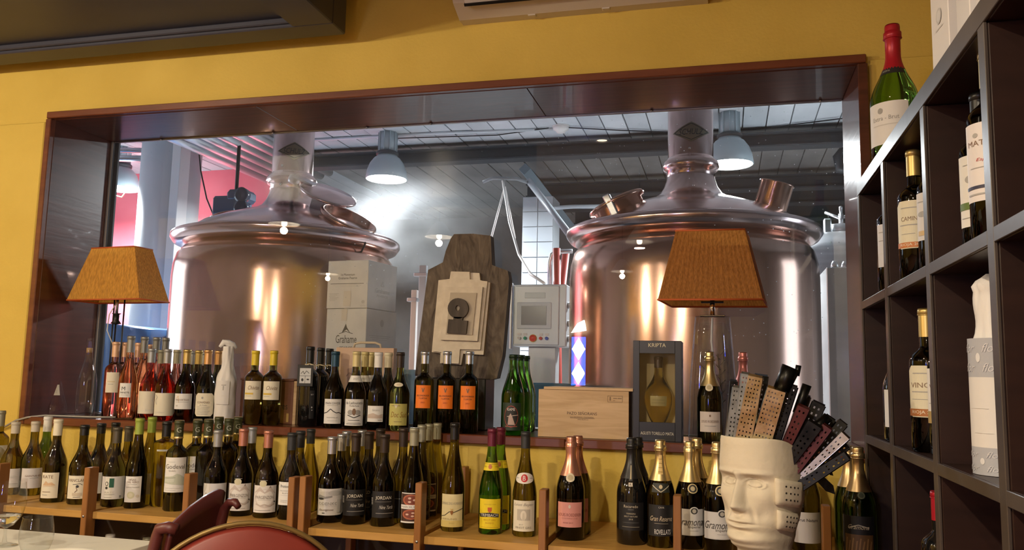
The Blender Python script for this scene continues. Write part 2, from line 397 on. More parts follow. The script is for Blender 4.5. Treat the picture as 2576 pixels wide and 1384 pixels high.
for i in range(nx):
    for (a, b) in ((3.31, 6.2), (6.21, 7.96), (7.97, 11.99)):
        x = BX0+i*wpl; dz = random.uniform(0, .008)
        MB().box(x+.006, x+wpl-.006, a, b, BZC-.002-dz, BZC+.02).build('plank', random.choice(CP) if a < 7.9 or x < -4.6 else DARKC, ce)
DARKB = noisy('dark_steel_paint', (.030, .036, .042), (.045, .052, .060), (2, 8, 8), .5)
def ibeam(name, x0, x1, y, z0, h, wd, label, mat=DARKB):
    m = MB(); m.box(x0, x1, y-wd/2, y+wd/2, z0, z0+.015); m.box(x0, x1, y-wd/2, y+wd/2, z0+h-.015, z0+h); m.box(x0, x1, y-.006, y+.006, z0+.015, z0+h-.015)
    return tag(m.build(name, mat), label, 'beam', kind='structure')
ibeam('trim_1', -4.9, BX1, 8.0, EYE+2.185, .145, .16, 'dark steel roof beam across the brewhouse')
ibeam('trim_2', -2.35, BX1, 9.7, EYE+2.16, .16, .18, 'far dark steel beam')
ibeam('trim_3', -2.2, BX1, 10.4, EYE+2.13, .18, .2, 'far dark steel beam')
ibeam('trim_4', -2.0, BX1, 11.1, EYE+2.07, .2, .2, 'far dark steel beam')
ibeam('trim_5', -1.9, BX1, 11.7, EYE+2.02, .22, .2, 'far dark steel beam')
# slanting pale-blue strut below the beams
BLUEG = M('blue_grey_paint', (.22, .29, .34), .5)
a = P(1320, 425, 8.6); b = P(1450, 590, 10.6)
tag(MB().tube([a, b], .07, 4, sm=False).build('diagonal_strut', BLUEG), 'slanting blue-grey steel strut below the dark beams', 'strut')
# daylight windows of the brewhouse (side walls)
DAY = emit('daylight_pane', (.72, .86, 1.0), 2.9)
def daywin(name, x, y0, y1, z0, z1, s):
    o = bpy.data.objects.new(name, None); C.objects.link(o); struct(o)
    n = 3
    for k in range(n):
        a = y0+(y1-y0)*k/n+.03; b = y0+(y1-y0)*(k+1)/n-.03
        MB().box(x, x+.012*s, a, b, z0, z1).build('pane', DAY, o)
    m = MB()
    for k in range(n+1):
        yy = y0+(y1-y0)*k/n; m.box(min(x, x+.05*s), max(x, x+.05*s), yy-.03, yy+.03, z0-.05, z1+.05)
    m.build('mullion', WHITEP(), o)
daywin('window_2', BX0+.002, 4.2, 8.0, .7, 3.3, 1)
daywin('window_3', BX1-.002, 4.6, 5.9, .9, 3.0, -1)

# ---------------------------------------------------------------- bell lamps
def bell_lamp(px, py, Y, label, stem=.75):
    q = P(px, py, Y)
    t = thing('bell_lamp', label, 'lamp', (q.x, q.y, q.z), 0, 'industrial bell lamps in the brewhouse')
    SH = M('grey_enamel', (.34, .42, .46), .35, .0); SI = M('white_enamel', (.85, .86, .86), .4)
    MB().lathe([(.205, 0), (.21, .004), (.197, .09), (.17, .16), (.13, .215), (.10, .235), (.10, .25)], 32, cap0=False, cap1=False).build('bell_shade', SH, t)
    MB().lathe([(.200, .002), (.19, .088), (.163, .156), (.123, .21), (0, .225)], 32, cap0=False).build('shade_lining', SI, t)
    MB().lathe([(.112, .245), (.112, .275), (.095, .285)], 24).build('collar', DARKB, t)
    MB().lathe([(.088, .285), (.088, BZC-q.z-.004)], 24).build('ballast_tube', SH, t)
    m = MB()
    for k in range(10):
        an = 2*PI*k/10; m.box(-.004, .004, .086, .098, .29, .29+stem*.5, M=Matrix.Rotation(an, 4, 'Z'))
    m.build('cooling_fins', SH, t)
    MB().lathe([(0, .002), (.08, -.004), (.16, .0), (.198, .012)], 28, cap1=False).build('glowing_diffuser', emit('lamp_diffuser', (1.0, .97, .86), 34), t)
    li = bpy.data.lights.new('bulb', 'AREA'); li.shape = 'DISK'; li.size = .36; li.energy = BREW_LAMP_W; li.color = (.95, .98, 1); li.spread = R_(170)
    lo = bpy.data.objects.new('bulb', li); C.objects.link(lo); lo.parent = t; lo.location = (0, 0, -.012)
    return t
bell_lamp(972, 452, 7.5, 'lit bell lamp in the steam beside the kettle with open hatch')
bell_lamp(1836, 415, 7.5, 'lit bell lamp beside the flue with the SCHULZ plate')
t = bell_lamp(300, 476, 7.5, 'lit bell lamp in front of the pink wall')
MB().tube([(-.05, 0, 0), (-.04, 0, -.07), (.04, 0, -.09), (.09, 0, -.02), (.10, 0, .02)], .005, 6).build('wire_loop', M('yellow_wire', (.6, .5, .1), .5), t)

# ---------------------------------------------------------------- brew kettles
COPPER = noisy('polished_copper', (.56, .34, .26), (.66, .42, .33), (1.2, 1.2, .35), .17, 1.0, rvar=.05, bump=.015)
COPD = noisy('copper_dome', (.62, .46, .44), (.70, .54, .52), (1.5, 1.5, 1.5), .19, 1.0, rvar=.06, bump=.02)
KX = {'R': (-.203, 5.188), 'L': (-2.963, 5.143)}
def kettle(key, label):
    x, y = KX[key]; t = thing('brew_kettle', label, 'brew kettle', (x, y, 0), 0, 'copper brew kettles')
    z = lambda r: EYE+r
    MB().lathe([(.70, .0), (.745, .05), (.75, .5), (.75, z(.60)), (.745, z(.68)), (.725, z(.755)), (.69, z(.80)), (.66, z(.825))], 72, cap1=False).build('kettle_body', COPPER, t)
    MB().lathe([(.66, z(.822)), (.72, z(.822)), (.752, z(.835)), (.775, z(.868)), (.772, z(.895)), (.755, z(.905)), (.735, z(.895)), (.715, z(.885)), (.66, z(.885))], 72, cap0=False, cap1=False).build('rim_flange', COPD, t)
    MB().lathe([(.715, z(.885)), (.66, z(.93)), (.58, z(.985)), (.46, z(1.035)), (.33, z(1.08)), (.25, z(1.105)), (.20, z(1.135)), (.168, z(1.18)), (.152, z(1.225)), (.148, z(1.25))], 72, cap0=False, cap1=False).build('dome', COPD, t)
    MB().lathe([(.148, z(1.25)), (.149, z(1.285)), (.165, z(1.293)), (.176, z(1.315)), (.170, z(1.345)), (.152, z(1.358)), (.141, z(1.375))], 48, cap0=False, cap1=False).build('neck_collar', COPD, t)
    MB().lathe([(.141, z(1.375)), (.141, BZC-.01)], 48, cap0=False).build('flue_pipe', COPD, t)
    for zz in (z(1.27), z(1.405)):
        MB().lathe([(.0, -.008), (.007, -.006), (.008, 0)], 10, M=Matrix.Translation((.0, -.149 if zz < z(1.3) else -.142, zz)) @ Matrix.Rotation(R_(-90), 4, 'X')).build('rivet', AL, t)
    # nameplate
    az = math.atan2(-x, y)
    np_ = thing('tmp', None, None); np_.name = 'nameplate'; np_.parent = t; np_.rotation_euler = (0, 0, az+R_(2)); np_.location = (0, 0, z(1.51))
    R0 = .143; n = 12; vs = []; fs = []
    W2, H2 = .122, .062
    for i in range(n+1):
        u = -W2+2*W2*i/n; hh = H2*(1-abs(u)/W2)+.0008
        for s in (-1, 1): vs.append((R0*1.02*math.sin(u/R0), -R0*1.02*math.cos(u/R0), s*hh))
    for i in range(n): fs.append((2*i, 2*i+2, 2*i+3, 2*i+1))
    PLT = M('brass_plate', (.30, .27, .20), .38, .9)
    pl = obj('plate', mesh('plate', vs, fs, True), PLT, np_)
    vs2 = [(v[0]*1.01, v[1]*1.01, v[2]) for v in vs]
    pr = lambda u, v, l: (R0*1.03*math.sin(u/R0), -R0*1.03*math.cos(u/R0), v)
    D = (.03, .03, .035)
    els = [('t', 'SCHULZ', 0, 0, .62, .30, D, .25)]
    for s in (-1, 1):
        els += [('l', [(-.44, 0), (0, s*.42), (.44, 0)], .035, D)]
    print_mesh('lettering', els, 2*W2, 2*H2, pr, np_)
    return t
kr = kettle('R', 'copper brew kettle with capped hatch and short side pipe behind the tall glass lamp')
kl = kettle('L', 'copper brew kettle with open hatch behind the cardboard wine boxes')
def local(t, q): return Vector(q)-Vector(t.location)
def axis_m(loc, ax):
    q = Vector((0, 0, 1)).rotation_difference(Vector(ax).normalized()); return Matrix.Translation(loc) @ q.to_matrix().to_4x4()
# right kettle: capped hatch and side pipe
A = axis_m(local(kr, P(1568, 548, 4.85)), (-.42, -.06, .90))
hp = MB().lathe([(.15, -.12), (.15, .075), (.17, .08), (.178, .092), (.172, .106), (.148, .11), (.145, .09), (.0, .088)], 36, M=A, cap0=False).build('hatch_neck', COPPER, kr)
MB().bbox(-.022, .022, -.175, -.145, .0, .14, .006, M=A @ Matrix.Rotation(R_(-10), 4, 'Z')).build('latch', STEEL(), hp)
MB().tube([A @ Vector((-.16, -.05, .09)), A @ Vector((-.06, -.05, .12)), A @ Vector((.12, .0, .10))], .009, 8).build('latch_bar', STEEL(), hp)
A = axis_m(local(kr, P(1935, 530, 5.1)), (.28, -.1, .95))
MB().lathe([(.098, -.08), (.098, .16), (.102, .165), (.102, .172), (.094, .172), (.094, .10), (0, .10)], 32, M=A, cap0=False).build('side_pipe', COPPER, kr)
# left kettle: open hatch with lid, small pot
A = axis_m(local(kl, P(866, 575, 4.98)), (.50, -.22, .85))
hn = MB().lathe([(.175, -.10), (.175, .05), (.195, .055), (.20, .07), (.193, .085), (.17, .085), (.168, .0), (0, -.02)], 36, M=A, cap0=False).build('hatch_neck', COPPER, kl)
MB().tube([A @ Vector((.17, -.10, .04)), A @ Vector((.225, -.10, .02)), A @ Vector((.225, -.10, -.05)), A @ Vector((.17, -.10, -.08))], .008, 8).build('hatch_handle', BLACKM(), hn)
B = axis_m(local(kl, P(826, 490, 5.0)), (.42, -.30, .86))
MB().lathe([(0, -.012), (.185, -.012), (.195, -.006), (.195, .006), (.18, .014), (0, .03)], 36, M=B).build('hatch_lid', COPD, kl)
MB().bbox(-.05, .05, -.02, .02, -.16, .0, .004, M=B @ Matrix.Translation((-.05, 0, 0))).build('hinge_bracket', STEEL(), kl)
MB().bbox(-.29, -.12, -.035, .035, .012, .028, .004, M=B).build('lid_arm', STEEL(), kl)
MB().lathe([(.0, 0), (.035, 0), (.04, .02), (.035, .05), (0, .055)], 16, M=B @ Matrix.Translation((-.28, 0, -.03))).build('counterweight', STEEL(), kl)
A = axis_m(local(kl, P(570, 560, 5.3)), (-.25, -.12, .95))
pt = MB().lathe([(.10, -.12), (.10, .05), (.105, .055), (.105, .065), (.096, .065), (.096, 0), (0, 0)], 32, M=A, cap0=False).build('side_pipe', COPPER, kl)
MB().tube([A @ Vector((-.02, -.102, .05)), A @ Vector((0, -.112, -.02)), A @ Vector((.02, -.102, -.05))], .006, 6).build('latch_hook', STEEL(), pt)

# ---------------------------------------------------------------- far things in the brewhouse
q = P(418, 600, 7.35)
sl = thing('support_column', 'thick pale grey round column in front of the pink wall', 'column', (q.x, q.y, 0))
MB().lathe([(.30, 0), (.30, BZC-.01)], 40).build('shaft', noisy('pale_painted_concrete', (.60, .65, .68), (.70, .74, .76), (2, 2, 2), .6, bump=.1, bscale=12), sl)
MB().bbox(.20, .30, -.26, -.10, 0, BZC-.01, .004).build('cover_strip', M('pale_strip', (.66, .68, .68), .5), sl)
# ribbed ducts running under the ceiling
for k in range(6):
    a = P(498+0*k, 352+13*k, 6.6); 
    tag(MB().tube([(a.x+.055*k*0-.115*k+.35, 5.9, a.z*0+EYE+2.30-.030*k), (a.x-.115*k+.35, 8.58, EYE+2.30-.030*k)], .052, 14).build('ceiling_duct', noisy('galvanised', (.45, .47, .50), (.55, .57, .60), (4, 1, 4), .35, .8)),
        'galvanised round duct in the bundle below the ceiling over the pink wall', 'duct', 'ducts over the pink wall')
# pipes with clamps on the far left
for k, (dz, r) in enumerate(((0, .035), (.09, .028))):
    a = P(262, 372, 7.0)
    tag(MB().tube([(a.x-1.5, 7.0, a.z+dz-.03), (a.x+.42, 7.25, a.z+dz-.07)], r, 12).build('overhead_pipe', STEEL()), 'steel pipe with clamp hanging over the bell lamp by the pink wall', 'pipe', 'steel pipes over the bell lamp')
# flood light
q = P(596, 520, 7.0); t = thing('flood_light', 'dark blue twin-lens spotlight projector behind the kettle', 'projector', q)
DB = M('dark_blue_housing', (.035, .05, .085), .4)
MB().bbox(-.20, .10, -.12, .12, -.10, .09, .02).build('housing', DB, t)
MB().bbox(-.05, .16, -.13, .10, .03, .15, .03).build('top_housing', DB, t)
MB().tube([(-.05, .05, .08), (-.05, .05, BZC-q.z-.002)], .018, 8).build('hanger', BLACKM(), t)
for dx, dz in ((.14, .08), (.14, -.04)):
    MB().lathe([(.07, 0), (.075, .06), (.05, .065), (0, .05)], 20, M=Matrix.Translation((dx, -.10, dz)) @ Matrix.Rotation(R_(90), 4, 'X')).build('lens_barrel', M('dark_lens', (.02, .025, .04), .15), t)
tag(MB().tube([Vector((P(495, 340, 7.1).x, 7.1, BZC-.002)), P(505, 430, 7.1), P(520, 500, 7.1), P(545, 560, 7.1)], .008, 6).build('hanging_cable', BLACKM()), 'thin black cable hanging beside the pale column', 'cable')
# blue tarpaulin over stacked goods
a = P(330, 1000, 6.05)
bm = MB(); W0 = 1.5
n1, n2 = 14, 8
vs = []; fs = []
for j in range(n2+1):
    for i in range(n1+1):
        u = i/n1; v = j/n2
        vs.append((-.75+W0*u+.02*math.sin(9*v+3*u), -.05*math.sin(11*u+2*v)-.04*math.sin(23*u)-.05*v, (EYE+.34)*v+.03*math.sin(7*u)*v))
for j in range(n2):
    for i in range(n1): k = j*(n1+1)+i; fs.append((k, k+1, k+n1+2, k+n1+1))
k0 = len(vs); vs += [(v[0], v[1]+.75, v[2]) for v in vs]
fs += [(b+k0, a_+k0, d+k0, c+k0) for a_, b, c, d in fs[:]]
top = [n2*(n1+1)+i for i in range(n1+1)]
for i in range(n1): fs.append((top[i], top[i+1], top[i+1]+k0, top[i]+k0))
for j in range(n2):
    k = j*(n1+1); fs.append((k, k+n1+1, k+n1+1+k0, k+k0)); k += n1; fs.append((k+k0, k+n1+1+k0, k+n1+1, k))
tag(obj('tarpaulin', mesh('tarpaulin', vs, fs, True), noisy('blue_tarp', (.05, .16, .42), (.10, .26, .58), (5, 5, 5), .35, bump=.4), None, (a.x, a.y, 0)), 'crumpled blue tarpaulin over a pile behind the bottle lamp', 'tarpaulin')
# white tiled pillar
q = P(1350, 700, 8.3); tp = thing('tiled_pillar', 'white tiled square pillar behind the control cabinet', 'pillar', (q.x, q.y, 0))
TW = M('white_tile', (.40, .44, .48), .35)
MB().box(-.165, .165, .006, .34, 0, EYE+1.86).build('core', M('grout', (.34, .37, .40), .8), tp)
tm = None
for j in range(18):
    for i in range(2):
        z0 = EYE-1.05+j*.162
        if tm is None:
            o = MB().bbox(-.078, .078, -.006, .006, .003, .158, .003).build('tile', TW, tp); tm = o.data
        else: o = obj('tile', tm, TW, tp)
        o.location = (-.082+i*.164, 0, z0)
# control cabinet
q0 = P(1292, 716, 5.75); q1 = P(1423, 873, 5.75)
cw = q1.x-q0.x; chh = q0.z-q1.z
cc = thing('control_cabinet', 'steel control cabinet with screen and push buttons beside the kettle', 'control cabinet', ((q0.x+q1.x)/2, 5.75, 0))
GR = noisy('grey_cabinet', (.40, .42, .44), (.46, .48, .50), (4, 4, 4), .38, .4)
zb = q1.z
bd = MB().bbox(-cw/2, cw/2, 0, .22, zb, zb+chh, .006).build('cabinet_body', GR, cc)
MB().bbox(-cw/2+.012, cw/2-.05, -.012, 0, zb+.012, zb+chh-.012, .004).build('cabinet_door', GR, cc)
MB().bbox(-cw/2-.02, -cw/2-.004, -.02, .02, zb-.02, zb+chh+.01, .003).build('edge_rail', AL, cc)
MB().bbox(-.09, .11, .06, .20, .01, zb, .004).build('pedestal', GR, cc)
sx = -.035
sc_ = MB().bbox(sx-.125, sx+.125, -.024, -.012, zb+.125, zb+.315, .004).build('screen_bezel', M('pale_bezel', (.62, .68, .70), .4), cc)
MB().bbox(sx-.092, sx+.092, -.026, -.0235, zb+.152, zb+.288, .001).build('screen', M('grey_screen', (.12, .14, .17), .2), cc)
MB().bbox(sx-.07, sx+.08, -.0145, -.012, zb+.345, zb+.385, .001).build('rating_plate', M('plate_grey', (.30, .32, .33), .4, .6), cc)
for i, (bx, col, r) in enumerate(((-.105, (.75, .75, .72), .012), (-.062, (.05, .35, .2), .012), (-.005, (.75, .05, .03), .024), (.052, (.65, .08, .08), .012), (.095, (.05, .12, .5), .012))):
    Mb = Matrix.Translation((sx+bx, -.012, zb+.058)) @ Matrix.Rotation(R_(90), 4, 'X')
    bt = MB().lathe([(r, 0), (r, .014), (r*.8, .02), (0, .021)], 18, M=Mb).build('push_button', M('button_%d' % i, col, .35), cc)
    if r > .02: MB().lathe([(r+.004, 0), (r+.004, .006), (r, .006)], 18, M=Mb).build('button_ring', M('yellow_ring', (.7, .5, .05), .4), bt)
    else: MB().box(sx+bx-.013, sx+bx+.013, -.016, -.012, zb+.078, zb+.094).build('button_tag', WHITEP(), bt)
for i, zz in enumerate((.30, .17, .06)):
    MB().lathe([(.024, 0), (.024, .02), (.018, .03), (0, .03)], 16, M=Matrix.Translation((cw/2+.001, .06+.0*i, zb+zz-.1*0)) @ Matrix.Rotation(R_(90), 4, 'Y')).build('dial', AL, cc)
a = P(1365, 712, 5.8)
pts = [P(1265, 455, 7.0), P(1282, 560, 6.7), P(1305, 640, 6.4), P(1335, 690, 6.1), Vector((a.x, 5.86, zb+chh+.02))]
tag(MB().tube(pts, .012, 8).build('power_cable', WHITEP()), 'white cable running from the ceiling down to the control cabinet', 'cable')
a = P(1270, 470, 7.0)
for i, (px, py) in enumerate(((1225, 640), (1295, 600))):
    tag(MB().tube([a, P(px, py, 7.0)], .010, 6).build('hanging_rope', WHITEP()), 'pale rope hanging from the ceiling bracket over the stone plaque', 'rope', 'hanging ropes')
br = MB(); br.tube([P(1215, 458, 7.0), P(1240, 448, 7.0), P(1300, 450, 7.0), P(1330, 460, 7.2)], .016, 8)
tag(br.build('cable_bracket', M('dull_grey', (.25, .27, .29), .5)), 'bent grey cable bracket under the concrete ceiling', 'bracket')
tag(MB().tube([P(1330, 455, 7.2), P(1380, 520, 7.0), P(1432, 590, 6.6)], .03, 8).build('conduit_pipe', M('conduit', (.35, .40, .44), .4)), 'pale conduit slanting down to the kettle rim', 'pipe')
tag(MB().tube([P(1385, 524, 8.25), P(1440, 520, 8.25), P(1560, 519, 8.25)], .022, 8).build('conduit_pipe', M('conduit', (.35, .40, .44), .4)), 'level grey conduit behind the hatch of the kettle', 'pipe')
# steel stand pipe and red squeegee handles behind the cabinet
m = MB(); m.tube([P(1383, 720, 6.2), P(1383, 660, 6.2), P(1388, 640, 6.2), P(1400, 633, 6.2), P(1440, 632, 6.2)], .018, 10)
tag(m.build('stand_pipe', STEEL()), 'bent steel pipe behind the control cabinet', 'pipe')
RED = M('red_handle', (.42, .05, .04), .45)
for (xa, ya, xb, yb, zlab) in ((1400, 625, 1404, 980, 'upright red broom handle behind the control cabinet'), (1424, 632, 1385, 990, 'slanting red broom handle behind the control cabinet')):
    Yb_ = 6.12 if xa == 1400 else 6.30
    tag(MB().tube([P(xa, ya, Yb_), P(xb, yb, Yb_), P(xb, yb, Yb_)-(P(xa, ya, Yb_)-P(xb, yb, Yb_))*1.0], .03, 10).build('broom_handle', RED), zlab, 'handle')
# blue tub, papers and ledge behind the glass
tag(struct(MB().bbox(-2.35, .47, 3.30, 3.55, .90, 1.0, .004).build('trim_6', noisy('ledge_stone', (.10, .10, .11), (.16, .16, .17), (8, 8, 8), .5))), 'dark ledge outside the glass')
q = P(1372, 1000, 4.6); t = thing('plastic_tub', 'pale blue plastic tub below the control cabinet', 'tub', (q.x-.03, 4.6, 0))
MB().lathe([(.16, 0), (.19, EYE-.06), (.20, EYE-.055), (.20, EYE-.045), (.18, EYE-.045)], 24, cap1=False).build('tub_wall', M('tub_blue', (.18, .38, .52), .45), t)
for i in range(4):
    tag(MB().bbox(-.15, .15, -.10, .10, 0, .006, .001).build('paper_sheet', M('paper', (.75, .76, .77), .7), None, (-.80+.015*i, 3.43, 1.0+.007*i), (0, 0, R_(-8+7*i))), 'sheet of paper in the small stack on the ledge behind the green bottles', 'paper', 'papers on the ledge')
# pale upright rails behind the plaque, blue paper roll on the ledge
for px, pyt, wd_, mt_, lb in ((1044, 730, .022, WHITEP(), 'white upright rail behind the stone plaque'), (1066, 668, .03, M('rail_grey', (.40, .44, .47), .4), 'taller grey upright rail behind the stone plaque')):
    q = P(px, pyt, 5.9 if px < 1050 else 6.1); t = thing('equipment_rail', lb, 'rail', (q.x, q.y, 0))
    MB().bbox(-wd_, wd_, -.02, .02, 0, q.z, .003).build('upright', mt_, t)
    MB().bbox(-wd_*2.4, wd_*1.2, -.03, .03, q.z-.09, q.z-.06, .004).build('clamp', AL, t)
    MB().bbox(-.08, .08, -.08, .08, 0, .02, .004).build('foot', mt_, t)
q = P(1028, 930, 3.43); t = thing('paper_roll', 'pale blue paper roll on the ledge outside the glass', 'paper roll', (q.x, 3.43, 1.0))
MB().lathe([(.014, q.z-1.0), (.014, 0), (.034, 0), (.034, q.z-1.0), (.014, q.z-1.0)], 24, cap0=False, cap1=False).build('roll', M('blue_paper', (.30, .42, .48), .8), t)
MB().lathe([(.0135, .001), (.0135, q.z-1.0-.001), (.011, q.z-1.0-.001), (.011, .001)], 20, cap0=False, cap1=False).build('core_tube', M('card_core', (.35, .26, .16), .8), t)
# steel tank and cabinet on the far right
q = P(2118, 640, 7.2); t = thing('steel_tank', 'steel tank with clamped manway lid beyond the kettle with the side pipe', 'tank', (q.x, q.y, 0))
zt = q.z
MB().lathe([(.62, .0), (.62, zt-.04), (.55, zt+.05), (.38, zt+.13), (.14, zt+.17), (0, zt+.18)], 48).build('tank_shell', STEEL(), t)
MB().lathe([(.12, zt+.15), (.12, zt+.24), (0, zt+.25)], 24).build('manway', STEEL(), t)
for k in range(3):
    an = k*2*PI/3+.4; MB().tube([(0, 0, zt+.30), (.14*math.cos(an), .14*math.sin(an), zt+.37)], .013, 8).build('hand_wheel_arm', STEEL(), t)
MB().tube([(0, 0, zt+.24), (0, 0, zt+.34)], .02, 8).build('spindle', STEEL(), t)
for dx in (-.12, .1): MB().bbox(dx-.03, dx+.03, -.14, -.08, zt+.14, zt+.28, .01).build('clamp', STEEL(), t)
q = P(2110, 672, 5.9); t = thing('steel_cabinet', 'plain brushed steel cabinet with fittings on top beside the kettle', 'cabinet', (q.x+.12, q.y, 0))
MB().bbox(-.20, .35, 0, .5, .02, q.z, .006).build('cabinet_body', noisy('matt_steel', (.40, .41, .41), (.50, .51, .50), (3, 3, 6), .45, .7), t)
for k in range(6):
    MB().lathe([(.02, 0), (.028, .015), (.02, .035), (.012, .05), (0, .052)], 12, M=Matrix.Translation((-.14+.07*k, .05+.03*(k % 2), q.z-.002))).build('fitting', STEEL(), t)
a = P(2105, 370, 8.5)
tag(MB().tube([Vector((P(2190, 372, 8.5).x, 8.5, BZC-.002)), P(2180, 372, 8.5), P(2120, 378, 8.5), P(2108, 395, 8.5), P(2112, 425, 8.5), P(2150, 428, 8.5)], .05, 12).build('duct_elbow', DARKB), 'dark bent pipe under the concrete ceiling by the kettle', 'pipe')
# thin cables and conduit on the ceiling, smoke detector
onc = lambda px, py, dz=.016: (lambda d: Vector((0, 0, EYE))+d*((BZC-dz-EYE)/d.z))(ray(px, py))
q = onc(1411, 326, .04); t = thing('smoke_detector', 'round white smoke detector on the concrete ceiling', 'smoke detector', (q.x, q.y, BZC-.07))
MB().lathe([(0, -.0), (.04, 0), (.055, .02), (.075, .03), (.08, .066)], 24).build('detector_head', WHITEP(), t)
MB().lathe([(.085, .055), (.085, .066)], 24).build('mounting_base', WHITEP(), t)
zz = BZC-.03
tag(MB().tube([onc(790, 352, .02), onc(1100, 335, .02), onc(1390, 325, .02)], .016, 8).build('ceiling_conduit', M('conduit_pale', (.55, .60, .64), .4)), 'pale conduit along the ceiling to the smoke detector', 'pipe')
tag(MB().tube([onc(1000, 348, .024), onc(1250, 340, .024), onc(1380, 322, .024)], .006, 6).build('black_cable', BLACKM()), 'black cable sagging along the pale ceiling conduit', 'cable')
tag(MB().tube([onc(1430, 321, .024), onc(1560, 328, .024), onc(1700, 333, .024), onc(1900, 325, .024), onc(2160, 293, .024)], .006, 6).build('black_cable', BLACKM()), 'black cable strung across the ceiling behind the plated flue', 'cable')
# steam drifting from the open hatch past the lamp
if STEAM:
    q = P(1035, 515, 6.7)
    bm = bmesh.new(); bmesh.ops.create_icosphere(bm, subdivisions=3, radius=1.0)
    me = bpy.data.meshes.new('steam'); bm.to_mesh(me); bm.free()
    mt = bpy.data.materials.new('steam'); mt.use_nodes = True; N = mt.node_tree.nodes; L = mt.node_tree.links; N.clear()
    vo = N.new('ShaderNodeVolumeScatter'); vo.inputs['Anisotropy'].default_value = .2; vo.inputs[0].default_value = (.95, .97, 1, 1)
    tc = N.new('ShaderNodeTexCoord'); nz = N.new('ShaderNodeTexNoise'); nz.inputs['Scale'].default_value = 1.8; nz.inputs['Detail'].default_value = 3
    L.new(tc.outputs['Object'], nz.inputs['Vector'])
    ln = N.new('ShaderNodeVectorMath'); ln.operation = 'LENGTH'; L.new(tc.outputs['Object'], ln.inputs[0])
    fa = N.new('ShaderNodeMapRange'); fa.inputs[1].default_value = .15; fa.inputs[2].default_value = 1; fa.inputs[3].default_value = 1; fa.inputs[4].default_value = 0; L.new(ln.outputs['Value'], fa.inputs[0])
    mu = N.new('ShaderNodeMath'); mu.operation = 'MULTIPLY'; L.new(fa.outputs[0], mu.inputs[0])
    rr = N.new('ShaderNodeMapRange'); rr.inputs[1].default_value = .38; rr.inputs[2].default_value = .68; rr.inputs[4].default_value = STEAM; L.new(nz.outputs[0], rr.inputs[0]); L.new(rr.outputs[0], mu.inputs[1])
    L.new(mu.outputs[0], vo.inputs['Density']); ou = N.new('ShaderNodeOutputMaterial'); L.new(vo.outputs[0], ou.inputs['Volume'])
    o = obj('steam', me, mt, None, q); o.scale = (1.15, .85, .80)
    tag(o, 'soft white steam drifting round the bell lamp', 'steam', kind='stuff')
# backlit diamond sign on the restaurant's rear wall (seen only mirrored in the glass)
def mirrored(px, py, Yv):
    v = P(px, py, Yv); return Vector((v.x, 2*YG-v.y, v.z))
Yv = 2*YG-(YB+.02)
a = mirrored(1455, 970, Yv); b = mirrored(1455, 848, Yv); c1 = mirrored(1437, 905, Yv); c2 = mirrored(1472, 905, Yv)
sg = thing('diamond_sign', 'backlit sign of white diamonds on blue on the rear wall', 'sign', (a.x, YB+.002, a.z))
hw = abs(c2.x-c1.x)/2; hh = b.z-a.z
MB().bbox(-hw-.02, hw+.02, .0, .03, -.02, hh+.02, .004).build('light_box', BLACKM(), sg)
obj('blue_panel', mesh('blue_panel', [(-hw, .032, 0), (hw, .032, 0), (hw, .032, hh), (-hw, .032, hh)], [(3, 2, 1, 0)]), emit('sign_blue', (.01, .06, 1.0), 45), sg)
for k in range(2):
    z0 = hh*k/2; z1 = hh*(k+1)/2
    obj('diamond', mesh('diamond', [(-hw*.95, .036, (z0+z1)/2), (0, .036, z0+.01), (hw*.95, .036, (z0+z1)/2), (0, .036, z1-.01)], [(0, 1, 2, 3), ]), emit('sign_white', (.95, .97, 1.0), 60), sg)
a2 = hh+.05
obj('arch_segment', mesh('arch_segment', [(-hw*1.1, .034, a2), (hw*1.1, .034, a2+.03), (hw*.8, .034, a2+.16), (-hw*.2, .034, a2+.12)], [(0, 1, 2, 3)]), emit('sign_white', (.95, .97, 1.0), 60), sg)

